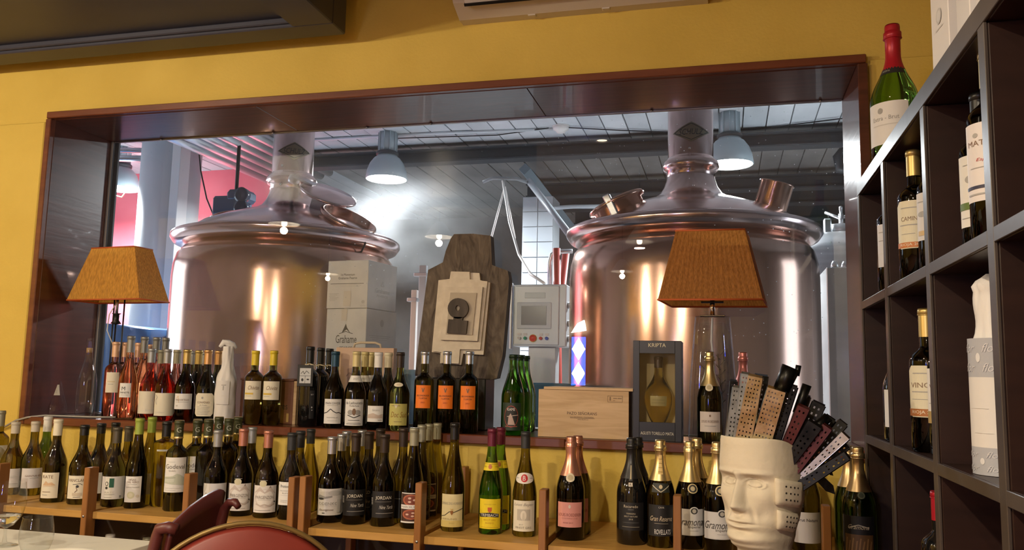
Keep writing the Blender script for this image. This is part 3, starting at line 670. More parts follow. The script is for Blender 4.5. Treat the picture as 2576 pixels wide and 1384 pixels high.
# ================================================================ bottles
def glassm(name, col, rough=.02):
    return M('glass_'+name, col, rough, 0, trans=1.0, ior=1.42)
GLS = {
 'dark': lambda: glassm('dark', (.075, .062, .016)), 'black': lambda: M('glass_black', (.006, .006, .006), .06, 0, coat=.5),
 'olive': lambda: glassm('olive', (.42, .36, .06)), 'green': lambda: glassm('green', (.16, .42, .05)), 'dgreen': lambda: glassm('dgreen', (.10, .22, .04)),
 'rose': lambda: glassm('rose', (.85, .42, .30)), 'orange': lambda: glassm('orange', (.95, .55, .28)), 'rosered': lambda: glassm('rosered', (.72, .16, .13)),
 'amber': lambda: glassm('amber', (.75, .62, .20)), 'clear': lambda: thin_glass('clear_glass', (.93, .95, .95), .0, 1.5), 'mid': lambda: glassm('mid', (.22, .19, .035)),
}
CAPC = {'grey': ((.27, .27, .255), .42, .5), 'cream': ((.72, .66, .50), .5, 0), 'white': ((.74, .73, .70), .5, 0), 'stone': ((.50, .45, .36), .6, 0), 'black': ((.012, .012, .012), .35, 0),
 'bronze': ((.10, .085, .06), .4, .4), 'lime': ((.30, .38, .06), .45, .1), 'dkgreen': ((.055, .06, .025), .4, .2), 'silver': ((.55, .56, .58), .3, .8), 'dull': ((.36, .37, .37), .4, .5),
 'copper': ((.55, .24, .17), .35, .6), 'char': ((.03, .032, .034), .45, .1), 'dkbrown': ((.045, .03, .022), .4, .3), 'plum': ((.15, .02, .045), .35, .3), 'gold': ((.80, .64, .32), .34, .9),
 'yellow': ((.66, .50, .03), .4, .1), 'paley': ((.62, .53, .26), .45, .2), 'navy': ((.015, .06, .10), .35, .3), 'rosef': ((.75, .36, .26), .3, .8), 'peach': ((.72, .45, .28), .4, .3),
 'goldo': ((.55, .40, .14), .38, .7), 'copg': ((.62, .36, .15), .35, .7), 'red': ((.42, .012, .025), .35, .2), 'pinkf': ((.70, .25, .20), .35, .6), 'foilgreen': ((.01, .03, .012), .3, .2), 'goldb': ((.60, .44, .24), .32, .9), 'khaki': ((.34, .33, .24), .45, .3)}
def capm(k):
    c = CAPC[k]; return M('capsule_'+k, c[0], c[1], c[2])
# kind: radius, body end, shoulder end, shoulder power, neck radius, capsule start
KIND = {'bdx': (.0375, .60, .735, 1.7, .0148, .80), 'burg': (.041, .44, .76, .95, .0148, .80), 'hock': (.038, .36, .84, .95, .0140, .82),
        'champ': (.0445, .46, .84, 1.0, .0150, .62), 'prov': (.040, .40, .80, 1.05, .0145, .80), 'sq': (.042, .72, .80, 2.4, .0150, .82),
        'flagon': (.052, .10, .70, .62, .0135, .76), 'magnum': (.062, .42, .78, 1.0, .0190, .66), 'amphora': (.050, .42, .80, 1.0, .0145, .80), 'kame': (.043, .46, .90, .9, .0165, .90)}
def radius_fn(kind, H, R=None):
    R0, sb, se, pw, rn, cz = KIND[kind]; R0 = R or R0
    def r(z):
        t = z/H
        if kind == 'champ' or kind == 'magnum':
            if t > .945: return rn*1.0
            if t > .90: return rn*1.18
        if kind == 'amphora' and t < sb:
            return R0*(.30+.70*math.sin(min(1, t/sb)*PI/2)**.8) if t > .015 else R0*.25
        if t < .012: return R0*.90
        if t <= sb: return R0
        if t < se:
            u = ((t-sb)/(se-sb))**pw; f = .5+.5*math.cos(PI*u); return rn+(R0-rn)*f
        if t > .958: return rn+.0013
        return rn
    return r
def zsamples(kind, H):
    sb, se = KIND[kind][1], KIND[kind][2]
    ts = [0, .006, .014]+([sb*k/8 for k in range(1, 8)] if kind == 'amphora' else [sb*.5])+[sb]+[sb+(se-sb)*k/18 for k in range(1, 19)]+[.9, .905, .944, .95, .9575, .9585, .985, 1.0]
    return sorted(set(round(t, 4) for t in ts if t <= 1))
PLACED = {}
def settle(px, py, Y, zs, R, H):
    "bottles on one board must not touch: slide the bottle along its line of sight to the nearest free spot"
    L = PLACED.setdefault(round(zs, 2), [])
    lo, hi = ((2.962+R*.6, YG-.012-R) if zs > 1.0 else (2.475+R, YW-.016-R))
    if zs > 1.0:
        if Y > 3.04: lo = max(lo, Y-.055)
        else: hi = Y+.035
    elif Y > R1+.03: lo = max(lo, Y-.05)
    else: hi = min(hi, Y+.03)
    if zs > 1.3 or not (2.4 < Y < 3.3): lo = hi = Y
    best = None
    R_in = R
    for k in range(0, 121):
        for s in ((0,) if k == 0 else (1, -1)):
            y = Y+s*k*.002
            if not (lo <= y <= hi): continue
            q = P(px, py, y); pen = 0
            for (a, b, r) in L:
                d = math.hypot(q.x-a, y-b); pen += max(0, (R+r)*.985-d)
            cost = pen*40+k*.002
            if best is None or cost < best[0]: best = (cost, q, y)
        if best and best[0] < k*.002: break
    if best is None: q = P(px, py, Y); best = (0, q, Y)
    q = best[1]
    for (a, b, r) in L: R = min(R, max(R_in*.84, math.hypot(q.x-a, q.y-b)-r))
    L.append((q.x, q.y, R))
    return q.x, q.y, (H or q.z-zs), R
def bottle(px, py, Y, zs, kind, glass, cap, label, group=None, labs=(), R=None, face=0, capz=None, name='wine_bottle', H=None, capm_=None, xy=None):
    if xy: x, y = xy
    else:
        q = P(px, py, Y); x, y = q.x, q.y; H = H or q.z-zs
        x, y, H, R = settle(px, py, Y, zs, R or KIND[kind][0], H)
    rf = radius_fn(kind, H, R); rn = KIND[kind][4]
    m = MB(); pr = [(0, .004)]+[(rf(t*H), t*H) for t in zsamples(kind, H)]+[(0, H)]
    m.lathe(pr, 24)
    rz = math.atan2(-x, y)+R_(face)
    root = m.build(name, GLS[glass](), None, (x, y, zs+.0005), (0, 0, rz)); tag(root, label, 'bottle', group)
    if cap:
        c0 = capz or KIND[kind][5]
        ts = sorted(set([c0]+[t for t in zsamples(kind, H) if t > c0+.004]))
        pr = [(rf(t*H)+.0007, t*H) for t in ts]; pr[-1] = (pr[-1][0]-.001, H+.0006); pr.append((0, H+.0010))
        cm = MB().lathe(pr, 24, cap0=False).build('foil' if kind in ('champ', 'magnum') else 'capsule', capm(cap), root)
        if kind in ('champ', 'magnum'):
            mm = MB().lathe([(rf(.90*H)+.0012, .897*H), (rf(.91*H)+.0022, .902*H), (rf(.91*H)+.0012, .907*H)], 20, cap0=False, cap1=False); mm.build('wire_ring', capm(cap), cm)
        elif capm_: pass
        else:
            MB().lathe([(rn+.0026, .956*H), (rn+.0026, .9585*H), (rn+.0018, .960*H)], 20, cap0=False, cap1=False).build('capsule_bead', capm(cap), cm)
    for lb in labs:
        z0, z1, wd, col = lb[0]*H, (min(lb[1], KIND[kind][1]-.004) if lb[0] < .48 and kind != 'amphora' and kind != 'flagon' and kind != 'prov' else lb[1])*H, lb[2], lb[3]; els = lb[4] if len(lb) > 4 else []
        da = R_(lb[5]) if len(lb) > 5 else 0; shape = lb[6] if len(lb) > 6 else None
        nc, nr = 10, (1 if z1 <= KIND[kind][1]*H and kind != 'amphora' else 6)
        vs = []; fs = []
        def pt(u, v, off):
            zz = z0+v; rr = rf(min(max(zz, 0), H))+off; rm = max(rf(min(z0+(z1-z0)*.5, H)), .01); a = u/rm+da
            return (rr*math.sin(a), -rr*math.cos(a), zz)
        if shape == 'oval' or shape == 'cut':
            hh_ = z1-z0; w2 = wd/2; cc_ = wd*.14
            if shape == 'oval': ring = [(w2*math.cos(2*PI*i/28), hh_/2*(1+math.sin(2*PI*i/28))) for i in range(28)]
            else: ring = [(-w2, cc_), (-w2+cc_, 0), (w2-cc_, 0), (w2, cc_), (w2, hh_-cc_), (w2-cc_, hh_), (-w2+cc_, hh_), (-w2, hh_-cc_)]
            for pg in strips(ring, max(.001, wd/18)):
                if z1 > KIND[kind][1]*H:
                    # follow the sloping shoulder: split each strip in height too
                    us = [p[0] for p in pg]; ua, ub = min(us), max(us)
                    def span(u): v_ = [p[1] for p in pg if abs(p[0]-u) < 1e-7]; return min(v_), max(v_)
                    (a0, a1), (b0, b1) = span(ua), span(ub)
                    for s_ in range(5):
                        k = len(vs); t0, t1 = s_/5, (s_+1)/5
                        vs += [pt(ua, a0+(a1-a0)*t0, .0007), pt(ub, b0+(b1-b0)*t0, .0007), pt(ub, b0+(b1-b0)*t1, .0007), pt(ua, a0+(a1-a0)*t1, .0007)]; fs.append((k, k+1, k+2, k+3))
                else:
                    k = len(vs); vs += [pt(u, v, .0007) for u, v in pg]; fs.append(tuple(range(k, k+len(pg))))
        else:
            for j in range(nr+1):
                for i in range(nc+1):
                    vs.append(pt(-wd/2+wd*i/nc, (z1-z0)*j/nr, .0007))
            for j in range(nr):
                for i in range(nc): k = j*(nc+1)+i; fs.append((k, k+1, k+nc+2, k+nc+1))
        lm = M('label_%02d%02d%02d' % tuple(int(c*99) for c in col), col, .55)
        lo = obj('label' if z1 < .55*H else 'neck_label', mesh('label', vs, fs, True), lm, root)
        if els:
            print_mesh('lettering', els, wd, z1-z0, lambda u, v, l: pt(u, v, .0012+.0001*min(l, 10)), lo)
    return root

K = (.03, .03, .03); BRN = (.20, .12, .07); GRY = (.35, .34, .32); WHT = (.75, .74, .71); CRM = (.72, .67, .53); LGR = (.60, .59, .56)
lines = lambda u0, u1, v0, n, dv, col=GRY, h=.012: [('r', u0+.02*(i % 2), u1-.04*(i % 3), v0-i*dv, v0-i*dv+h, col) for i in range(n)]
def rock(u, v, s, col):  # small sketched landscape
    return [('p', [(u-s, v), (u-s*.5, v+s*.5), (u-.1*s, v+s*.25), (u+.4*s, v+s*.35), (u+s, v)], col), ('l', [(u-s, v-.05), (u, v-.02), (u+s, v-.06)], .012, col)]
S1, S2, S3 = 3.005, 3.092, 3.176
ZS = SILL
LZ = EYE-.497; R1, R2, R3, R4 = 2.58, 2.667, 2.754, 2.841
GS = 'bottles on the window sill'; GR_ = 'bottles on the wooden rack'

# ---- window sill
bottle(151, 856, 3.08, ZS, 'flagon', 'clear', 'copper', 'clear long-necked flagon with copper capsule and small cream label', GS, [(.26, .40, .045, CRM, [('t', 'ROSADO', 0, .72, .5, .08, BRN), ('t', 'VINO DE', 0, .45, .6, .07, GRY), ('t', 'LA CASA', 0, .3, .6, .07, GRY)], -14)])
eb = bottle(228, 851, 3.10, ZS, 'prov', 'clear', None, 'empty clear bottle with loose cork beside the lamp rods', GS)
MB().lathe([(.0125, .275), (.0128, .297), (0, .298)], 14).build('cork', M('cork', (.45, .28, .12), .8), eb)
bottle(293, 861, 3.045, ZS, 'bdx', 'rose', 'peach', 'pale rosé bottle with peach capsule and square cream label', GS, [(.33, .60, .052, CRM, [('r', -.35, .2, .52, .56, (.6, .5, .3)), ('r', -.3, .1, .40, .42, GRY)], -8)])
bottle(331, 846, 2.995, ZS, 'prov', 'orange', 'grey', 'orange rosé bottle with grey capsule and white M label', GS, [(.26, .43, .046, WHT, [('t', 'M', -.12, .62, .3, .26, K), ('t', 'MINETE', 0, .34, .75, .12, K), ('r', -.3, .3, .16, .18, GRY)], -16)], R=.038)
bottle(317, 862, 3.16, ZS, 'bdx', 'rose', 'peach', 'rosé bottle with peach capsule, mostly hidden behind the orange rosé', GS)
bottle(365, 848, 3.075, ZS, 'prov', 'orange', 'grey', 'orange rosé bottle with grey capsule behind the wide cream labels', GS)
bottle(350, 864, 3.20, ZS, 'bdx', 'rose', 'peach', 'rosé bottle with peach capsule between two grey-capped orange rosés', GS)
bottle(378, 867, 3.20, ZS, 'bdx', 'rose', 'peach', 'rosé bottle with dull peach capsule behind the tall grey-capped bottles', GS)
bottle(395, 849, 3.14, ZS, 'prov', 'rose', 'grey', 'tall pale rosé bottle with grey capsule in the rear row', 'tall grey-capped rosés in the rear row')
bottle(418, 850, 3.20, ZS, 'prov', 'rose', 'grey', 'tall pale rosé bottle with grey capsule in the rear row', 'tall grey-capped rosés in the rear row')
wl = [('t', 'BLANC', .2, .16, .3, .06, LGR), ('l', [(.30, .9), (.36, .75), (.28, .6), (.38, .5)], .02, LGR)]
bottle(383, 878, 3.045, ZS, 'burg', 'rosered', 'dull', 'deep pink bottle with wide cream wraparound label, half hidden', GS, [(.08, .395, .098, CRM, wl, -22)], R=.039)
bottle(423, 879, 2.993, ZS, 'burg', 'rosered', 'dull', 'deep pink bottle with wide cream wraparound label in full view', GS, [(.07, .385, .100, CRM, [('t', 'rosabenc', -.22, .16, .42, .08, LGR), ('l', [(-.42, .92), (-.34, .8), (-.44, .66), (-.36, .5)], .02, GRY)], 6)])
bottle(407, 881, 3.10, ZS, 'burg', 'rose', 'khaki', 'pink bottle with khaki capsule squeezed between two grey-capped bottles', GS)
bottle(447, 881, 3.085, ZS, 'burg', 'rose', 'khaki', 'pink bottle with khaki capsule beside the gold-capped dark bottle', GS)
bottle(472, 880, 3.0, ZS, 'burg', 'dark', 'goldo', 'dark bottle with gold capsule and low white label', GS, [(.17, .385, .075, WHT, [('t', 'VALDORTEGO', -.05, .6, .72, .12, BRN), ('l', [(-.35, .7), (-.25, .85), (-.2, .4)], .02, (.6, .4, .15)), ('r', -.4, .3, .45, .47, GRY), ('t', '2020', -.3, .22, .12, .08, GRY)], -8)])
bottle(485, 884, 3.17, ZS, 'burg', 'dark', 'dull', 'dark bottle with grey capsule behind the low white label bottle', GS)
bottle(501, 882, 3.085, ZS, 'burg', 'dark', 'goldo', 'dark bottle with gold capsule just behind the octagonal cream label', GS)
bottle(516, 887, 3.19, ZS, 'burg', 'dark', 'dull', 'dark bottle with dull grey capsule in the rear row by the copper-capped bottle', GS, R=.034)
bottle(525, 881, 2.995, ZS, 'burg', 'dark', 'copg', 'dark bottle with copper-gold capsule and tall cream label with cut corners', GS, [(.085, .40, .080, CRM, [('e', -.1, .80, .05, .05, GRY), ('t', 'CONVENIO', -.05, .60, .62, .09, BRN), ('t', 'de Oreste', -.05, .49, .34, .06, GRY, .3)]+lines(-.35, .28, .40, 5, .06)+[('r', -.35, .2, .09, .11, GRY)], -6, 'cut')])
bottle(551, 883, 3.075, ZS, 'burg', 'dark', 'copg', 'dark bottle with copper-gold capsule beside the paper-wrapped bottle', GS)
# paper-wrapped bottle
def wrapped(x, y, zs, H, R, label, rz=0, seed=1, twist=True, bands=False, lean=.02, rn=.021):
    rnd = random.Random(seed); n = 28; vs = []; fs = []; rows = 34
    ph = [rnd.uniform(0, 6.28) for _ in range(8)]
    for j in range(rows+1):
        t = j/rows; z = t*H
        if t < .5: r = R
        elif t < .80: r = R+(rn-R)*(.5-.5*math.cos(PI*((t-.5)/.30)))
        elif t < .93: r = rn
        else: r = .019 if twist else (rn+.001)*math.sqrt(max(.0, 1-((t-.93)/.075)**2))+.004
        for k in range(n):
            a = 2*PI*k/n
            w = .0022*math.sin(5*a+ph[0]+9*t)+.0016*math.sin(9*a+ph[1]-14*t)+.0014*math.sin(3*a+ph[2]+25*t)*(1 if t > .3 else .4)
            w *= (.5 if t < .5 else 1.0)
            vs.append(((r+w)*math.cos(a)+lean*max(0, t-.8)*.0, (r+w)*math.sin(a), z))
    for j in range(rows):
        for k in range(n): fs.append((j*n+k, j*n+(k+1) % n, (j+1)*n+(k+1) % n, (j+1)*n+k))
    fs.append(tuple(range(n-1, -1, -1))); fs.append(tuple(range(rows*n, (rows+1)*n)))
    t_ = thing('wrapped_bottle', label, 'bottle', (x, y, zs+.0005), rz)
    PW = noisy('tissue_paper', (.66, .64, .61), (.74, .72, .69), (30, 30, 10), .7, bump=.3)
    b = obj('paper_wrap', mesh('paper_wrap', vs, fs, True), PW, t_)
    if twist:
        m = MB(); m.tube([(-.034, -.004, H-.004), (-.02, -.002, H+.016), (.0, 0, H+.012), (.018, .004, H+.006), (.030, .0, H-.006)], [.006, .012, .014, .012, .005], 8)
        m.build('paper_twist', PW, t_)
    def lab(z0, z1, wd, da, col, els, nm='label'):
        v = []; f = []; rr = R+.004
        for j in (0, 1):
            for i in range(9): a = (-wd/2+wd*i/8)/rr+da; v.append((rr*math.sin(a), -rr*math.cos(a), (z0, z1)[j]))
        for i in range(8): f.append((i, i+1, i+10, i+9))
        lo = obj(nm, mesh(nm, v, f, True), M('tissue_lab_%d' % int(col[0]*100), col, .7), t_)
        if els: print_mesh('lettering', els, wd, z1-z0, lambda u, vv, l: ((rr+.0006)*math.sin(u/rr+da), -(rr+.0006)*math.cos(u/rr+da), z0+vv), lo)
    return t_, lab
q = P(575, 872, 3.0); az = lambda x, y: math.atan2(-x, y)
t, lab = wrapped(q.x, q.y, ZS, q.z-ZS, .041, 'bottle wrapped in white tissue paper with a twisted top', az(q.x, q.y), 3)
lab(.075, .17, .055, R_(-18), (.69, .67, .65), [('r', -.08, .25, .80, .83, GRY), ('r', .03, .1, .6, .78, GRY), ('r', -.02, .18, .35, .37, LGR)])
# two yellow-capped white wines
for i, px in enumerate((644, 690)):
    bottle(px, 883, 3.0, ZS, 'bdx', 'mid', 'yellow', ['dark bottle with yellow capsule and cream label beside the paper-wrapped bottle', 'dark bottle with yellow capsule and cream label beside the dark wood crate'][i], 'yellow-capped bottles on the sill',
           [(.335, .585, .070, CRM, [('t', 'Chivite', .05, .64, .62, .22, BRN, .35), ('r', -.46, .05, .27, .36, (.62, .42, .05)), ('r', -.4, -.05, .18, .20, GRY)], -8)])
# black bottles with twine
tw = M('twine', (.60, .52, .36), .9)
for i, (px, py, Y) in enumerate(((782, 873, 2.995), (808, 876, 3.082), (830, 878, 3.168))):
    b = bottle(px, py, Y, ZS, 'bdx', 'black', 'black', ['black bottle with twine collar and hanging printed tag', 'black bottle with twine collar behind the tagged one', 'black bottle with twine collar in the rear row'][i], 'black bottles with twine', R=.0385,
               labs=[(.10, .45, .02, (.02, .02, .022), [('t', 'PETIT', 0, .85, .55, .05, (.5, .5, .5)), ('e', 0, .4, .15, .03, (.45, .45, .45)), ('e', .05, .3, .12, .02, (.45, .45, .45))], 22)] if i == 0 else ())
    H = P(px, py, Y).z-ZS
    m = MB(); pts = [(.0178*math.cos(a), .0178*math.sin(a), .775*H+.002*math.sin(3*a)) for a in [2*PI*k/16 for k in range(17)]]
    m.tube(pts, .0022, 6); m.tube([(0, -.018, .775*H), (-.012, -.026, .765*H), (-.02, -.024, .752*H)], .0016, 5); m.tube([(0, -.018, .775*H), (.014, -.026, .768*H), (.022, -.022, .758*H)], .0016, 5)
    tg = m.build('twine_collar', tw, b)
    if i == 0:
        Mt = Matrix.Translation((-.012, -.045, .50*H)) @ Matrix.Rotation(R_(-12), 4, 'X')
        MB().bbox(-.034, .026, -.002, .002, 0, .085, .001, M=Mt).build('hanging_tag', M('tag_black', (.02, .02, .022), .5), b)
        o = Mt @ Vector((-.004, -.0022, .012)); ux = Mt.to_3x3() @ Vector((1, 0, 0)); uz = Mt.to_3x3() @ Vector((0, 0, 1)); n = Mt.to_3x3() @ Vector((0, -1, 0))
        flat_print('tag_print', [('r', -.5, .5, 0, 1, (.6, .62, .63)), ('l', [(-.4, .62), (-.2, .8), (-.1, .6), (.1, .82), (.35, .65)], .03, K), ('r', -.02, .0, 0, .48, K), ('r', -.5, .5, .48, .5, K), ('e', .25, .25, .12, .05, K), ('e', -.25, .22, .10, .10, K)], .042, .06, b, o, ux, uz, n)
bottle(845, 885, 2.985, ZS, 'burg', 'dark', 'navy', 'dark bottle with navy capsule and white mountain-line label', GS, [(.055, .375, .071, WHT, [('t', 'MAIN DIVIDE', 0, .83, .82, .09, K), ('r', -.3, .3, .73, .745, GRY), ('l', [(-.5, .42), (-.3, .46), (-.1, .60), (.05, .50), (.2, .44), (.35, .46), (.5, .40)], .03, K), ('t', 'CHARDONNAY 2021', 0, .25, .6, .04, GRY), ('r', -.25, .25, .12, .135, LGR)], -4)])
for i, (px, py, Y) in enumerate(((898, 885, 2.985), (919, 886, 3.075), (936, 887, 3.165))):
    bottle(px, py, Y, ZS, 'burg', 'mid', 'paley', ['dark bottle with pale yellow capsule, white neck band and crest label', 'pale-capped bottle with white neck band behind the crest label', 'pale-yellow-capped bottle in the rear row'][i], 'pale-capped bottles with white neck bands',
           [(.60, .685, .060, WHT, [('t', '2021', 0, .5, .3, .3, GRY)], -3)]+([(.04, .38, .078, WHT, [('t', 'de Ladoucette', 0, .86, .88, .10, K), ('t', 'Pouilly-Fumé', 0, .74, .45, .07, K), ('e', -.18, .50, .14, .10, GRY), ('e', .18, .50, .14, .10, GRY), ('e', 0, .52, .09, .13, BRN), ('l', [(-.32, .4), (0, .3), (.32, .4)], .03, K), ('r', -.28, .28, .20, .215, K), ('r', -.36, .36, .06, .075, K), ('r', -.3, .3, .11, .12, GRY)], -2)] if i == 0 else []))
bottle(953, 887, 2.985, ZS, 'burg', 'dark', 'white', 'dark bottle with white capsule and small landscape label', GS, [(.10, .305, .064, WHT, [('t', 'Sancerre', .05, .74, .42, .14, GRY, .2), ('p', [(-.45, .22), (-.45, .45), (-.1, .55), (.2, .42), (.45, .5), (.45, .22)], (.55, .45, .38)), ('r', -.45, .45, .3, .32, (.45, .35, .3)), ('t', 'Gauthier', .3, .12, .25, .08, BRN)], -8)])
bottle(978, 888, 3.075, ZS, 'burg', 'dark', 'cream', 'dark bottle with cream capsule behind the white-capped one', GS)
bottle(1008, 887, 2.985, ZS, 'burg', 'mid', 'dkbrown', 'olive bottle with brown capsule and yellow-green label', GS, [(.065, .34, .075, (.52, .48, .14), [('p', [(-.2, .95), (.0, .95), (-.1, .78)], (.75, .7, .5)), ('t', 'Doc Sud', .05, .5, .85, .26, (.30, .15, .02), .35), ('r', -.2, .2, .16, .18, BRN), ('r', -.35, .1, .9, .92, BRN)], -3), (.555, .61, .036, CRM, [('t', '2021', 0, .5, .4, .4, (.5, .35, .1))], -8, 'oval')])
OR = (.85, .20, .015)
for i, px in enumerate((1070, 1126, 1182)):
    bottle(px, 885, 2.985, ZS, 'bdx', 'mid' if i == 0 else 'dark', 'silver', ['bottle with silver capsule and orange label beside the white-capped bottles', 'middle one of the three bottles with orange labels', 'bottle with silver capsule and orange label beside the dark plinth'][i], 'bottles with orange labels',
           [(.29, .575, .060, OR, [('l', [(-.07, .88), (0, .70), (.07, .88)], .035, BRN), ('t', 'BELONDRADE', 0, .55, .78, .07, K), ('t', 'Y LURTON', 0, .43, .5, .07, K), ('t', '2021', 0, .25, .25, .06, (.35, .05, .01))], -6)], capz=.845)
GRN = (.015, .035, .02)
for i, (px, py, Y) in enumerate(((1293, 893, 2.985), (1309, 894, 3.078), (1322, 896, 3.170))):
    bottle(px, py, Y, ZS, 'kame', 'green', 'foilgreen', ['green bottle with dark label and oval figure emblem', 'green bottle behind the oval figure emblem', 'green bottle at the back of the three'][i], 'green bottles beside the wine crate',
           [(.06, .40, .074, GRN, [('e', 0, .5, .36, .40, (.30, .05, .04)), ('e', 0, .5, .33, .37, (.02, .02, .02)), ('t', 'KAME', 0, .76, .38, .10, WHT), ('p', [(-.16, .2), (-.12, .5), (-.02, .62), (.06, .5), (.2, .2)], (.5, .36, .32)), ('l', [(-.2, .5), (.34, .56)], .025, (.5, .4, .35)), ('r', -.3, .3, .13, .16, (.35, .1, .08))], -8)] if i == 0 else (), capz=.93)
# champagne bottles on the sill
CH = lambda els, z0=.12, z1=.34, wd=.075, col=(.62, .56, .52), da=0: (z0, z1, wd, col, els, da)
bottle(1785, 886, 3.0, ZS, 'champ', 'dark', 'gold', 'champagne bottle with gold foil, round seal and grey label', GS, [CH([('e', 0, .8, .04, .06, BRN), ('t', 'LOUIS ROEDERER', 0, .52, .82, .12, BRN), ('r', -.25, .25, .28, .31, GRY)]), (.565, .645, .026, (.70, .64, .48), [('e', 0, .5, .3, .3, (.5, .42, .25))], -4, 'oval')], name='champagne_bottle')
bottle(1869, 887, 3.165, ZS, 'champ', 'dark', 'pinkf', 'champagne bottle with pink foil behind the glass lamp', GS, [(.66, .82, .016, (.62, .2, .16), [('t', 'N', 0, .1, .5, .12, K), ('t', 'E', 0, .35, .5, .12, K), ('t', 'T', 0, .6, .5, .12, K)])], name='champagne_bottle')

# ---- rack in front of the wall: front row and rows behind
B = lambda px, py, Y, kind, glass, cap, label, labs=(), group=GR_, **kw: bottle(px, py, Y, LZ, kind, glass, cap, label, group, labs, **kw)
B(4, 1034, R3, 'bdx', 'mid', 'khaki', 'olive bottle with khaki capsule behind the large wine glass', [(.28, .56, .06, WHT, [], 10)])
B(-22, 1062, R2, 'bdx', 'mid', 'khaki', 'olive bottle with khaki capsule at the end of the rack')
land = rock(0, .55, .3, LGR)+[('r', -.3, .3, .2, .22, GRY), ('r', -.2, .2, .12, .14, LGR)]
B(41, 1062, R2, 'burg', 'mid', 'stone', 'olive bottle with stone-grey wax capsule and grey landscape label', [(.10, .36, .080, (.66, .64, .62), land, 0)], capz=.84)
B(91, 1060, R2+.03, 'burg', 'mid', 'stone', 'olive bottle with stone-grey wax capsule and plain grey label behind a post', [(.10, .37, .080, (.60, .58, .57), [('t', 'GAINTUS IER', .05, .62, .7, .09, BRN), ('r', -.1, .3, .5, .52, GRY), ('r', 0, .35, .2, .22, LGR)], 4)], capz=.86)
b = B(122, 1049, R3, 'burg', 'dgreen', 'white', 'green bottle with white capsule and dark ring behind the cream-capped bottle')
B(148, 1055, R1, 'burg', 'dark', 'cream', 'dark bottle with cream capsule and cream landscape label', [(.055, .36, .062, CRM, [('t', 'RATE', -.1, .84, .6, .12, BRN)]+rock(0, .5, .36, (.62, .42, .25))+[('r', -.35, .1, .24, .26, BRN), ('r', -.35, -.05, .12, .14, GRY)], -20)])
B(214, 1070, R1, 'burg', 'dark', 'black', 'dark bottle with black capsule and cream sketch label', [(.075, .365, .080, CRM, [('t', 'VANCLARES', 0, .80, .88, .13, BRN), ('l', [(-.2, .62), (.1, .66), (.2, .6)], .02, K), ('e', .0, .54, .06, .06, K), ('l', [(-.05, .5), (.0, .38), (-.1, .28)], .025, BRN), ('r', -.2, .2, .14, .26, (.55, .48, .36)), ('r', -.15, .15, .07, .085, K)], -12)], capz=.87)
B(256, 1066, R2, 'burg', 'dark', 'black', 'dark bottle with black capsule behind the orange post', [(.1, .37, .07, WHT, [], 14)], capz=.87)
B(292, 1064, R3, 'burg', 'dark', 'black', 'dark bottle with black capsule behind the bronze-capped one', capz=.87)
B(297, 1076, R1, 'burg', 'mid', 'bronze', 'dark bottle with bronze capsule and white label with a green bar', [(.10, .385, .086, WHT, [('r', -.12, .06, .52, .92, (.015, .11, .075)), ('e', -.22, .68, .06, .10, K), ('e', -.22, .68, .04, .07, WHT), ('e', -.22, .50, .05, .06, K), ('t', 'RATE', -.1, .30, .38, .09, LGR), ('r', -.3, .1, .2, .215, GRY), ('r', -.3, .0, .08, .095, GRY), ('r', .28, .36, .06, .16, GRY)], -6)], R=.040)
B(326, 1073, R2, 'burg', 'mid', 'bronze', 'olive bottle with bronze capsule behind the lime-capped one')
B(353, 1053, R1, 'hock', 'dark', 'lime', 'slim dark bottle with lime capsule and white star-sketch label', [(.07, .36, .058, WHT, [('t', 'VIÑAS', -.05, .88, .45, .09, BRN), ('t', 'DEL VERO', 0, .78, .66, .08, BRN), ('r', -.3, .25, .68, .695, GRY), ('t', 'GEWURZTRAMINER', 0, .58, .8, .05, GRY), ('e', -.08, .28, .22, .14, (.60, .60, .42)), ('e', -.08, .28, .12, .08, (.68, .66, .5)), ('e', .3, .24, .1, .06, (.62, .58, .5))], -14)], R=.037)
B(384, 1050, R2, 'hock', 'mid', 'lime', 'slim olive bottle with lime capsule behind the star-sketch label', [(.12, .42, .06, CRM, [('r', -.1, .3, .3, .5, GRY)], 20)])
sq = B(421, 1060, R2+.01, 'sq', 'olive', 'black', 'square-shouldered clear olive bottle with black capsule', [(.655, .675, .060, (.55, .55, .5), [('t', 'VERDEJO', 0, .5, .8, .6, K)], 0)])
GV = [('r', -.3, .0, .86, .88, LGR), ('t', 'Godeval', 0, .74, .84, .13, (.16, .14, .12), .0), ('t', 'Godello', -.1, .62, .3, .05, GRY, .3), ('p', [(-.46, .26), (-.46, .44), (-.05, .47), (.1, .54), (.25, .5), (.46, .4), (.46, .2)], (.52, .55, .45)), ('r', -.42, .0, .30, .40, (.58, .60, .52)), ('l', [(-.46, .40), (.05, .42)], .012, (.3, .32, .25)), ('r', -.42, .3, .12, .13, LGR), ('r', -.4, .1, .06, .07, LGR)]
def gcap(b, H, rn=.0148):
    "pale initial and gold ring on a dark green capsule"
    print_mesh('capsule_initial', [('t', 'G', 0, .5, .9, .5, (.45, .47, .36))], .016, .036, lambda u, v, l: ((rn+.0016)*math.sin(u/rn), -(rn+.0016)*math.cos(u/rn), .84*H+v), b)
    MB().lathe([(rn+.0012, .80*H), (rn+.0016, .805*H), (rn+.0016, .815*H), (rn+.0012, .82*H)], 18, cap0=False, cap1=False).build('gold_ring', capm('gold'), b)
    MB().lathe([(rn+.0012, H+.0008), (rn+.0002, H+.0020), (0, H+.0022)], 18, cap0=False).build('gold_cap_top', capm('gold'), b)
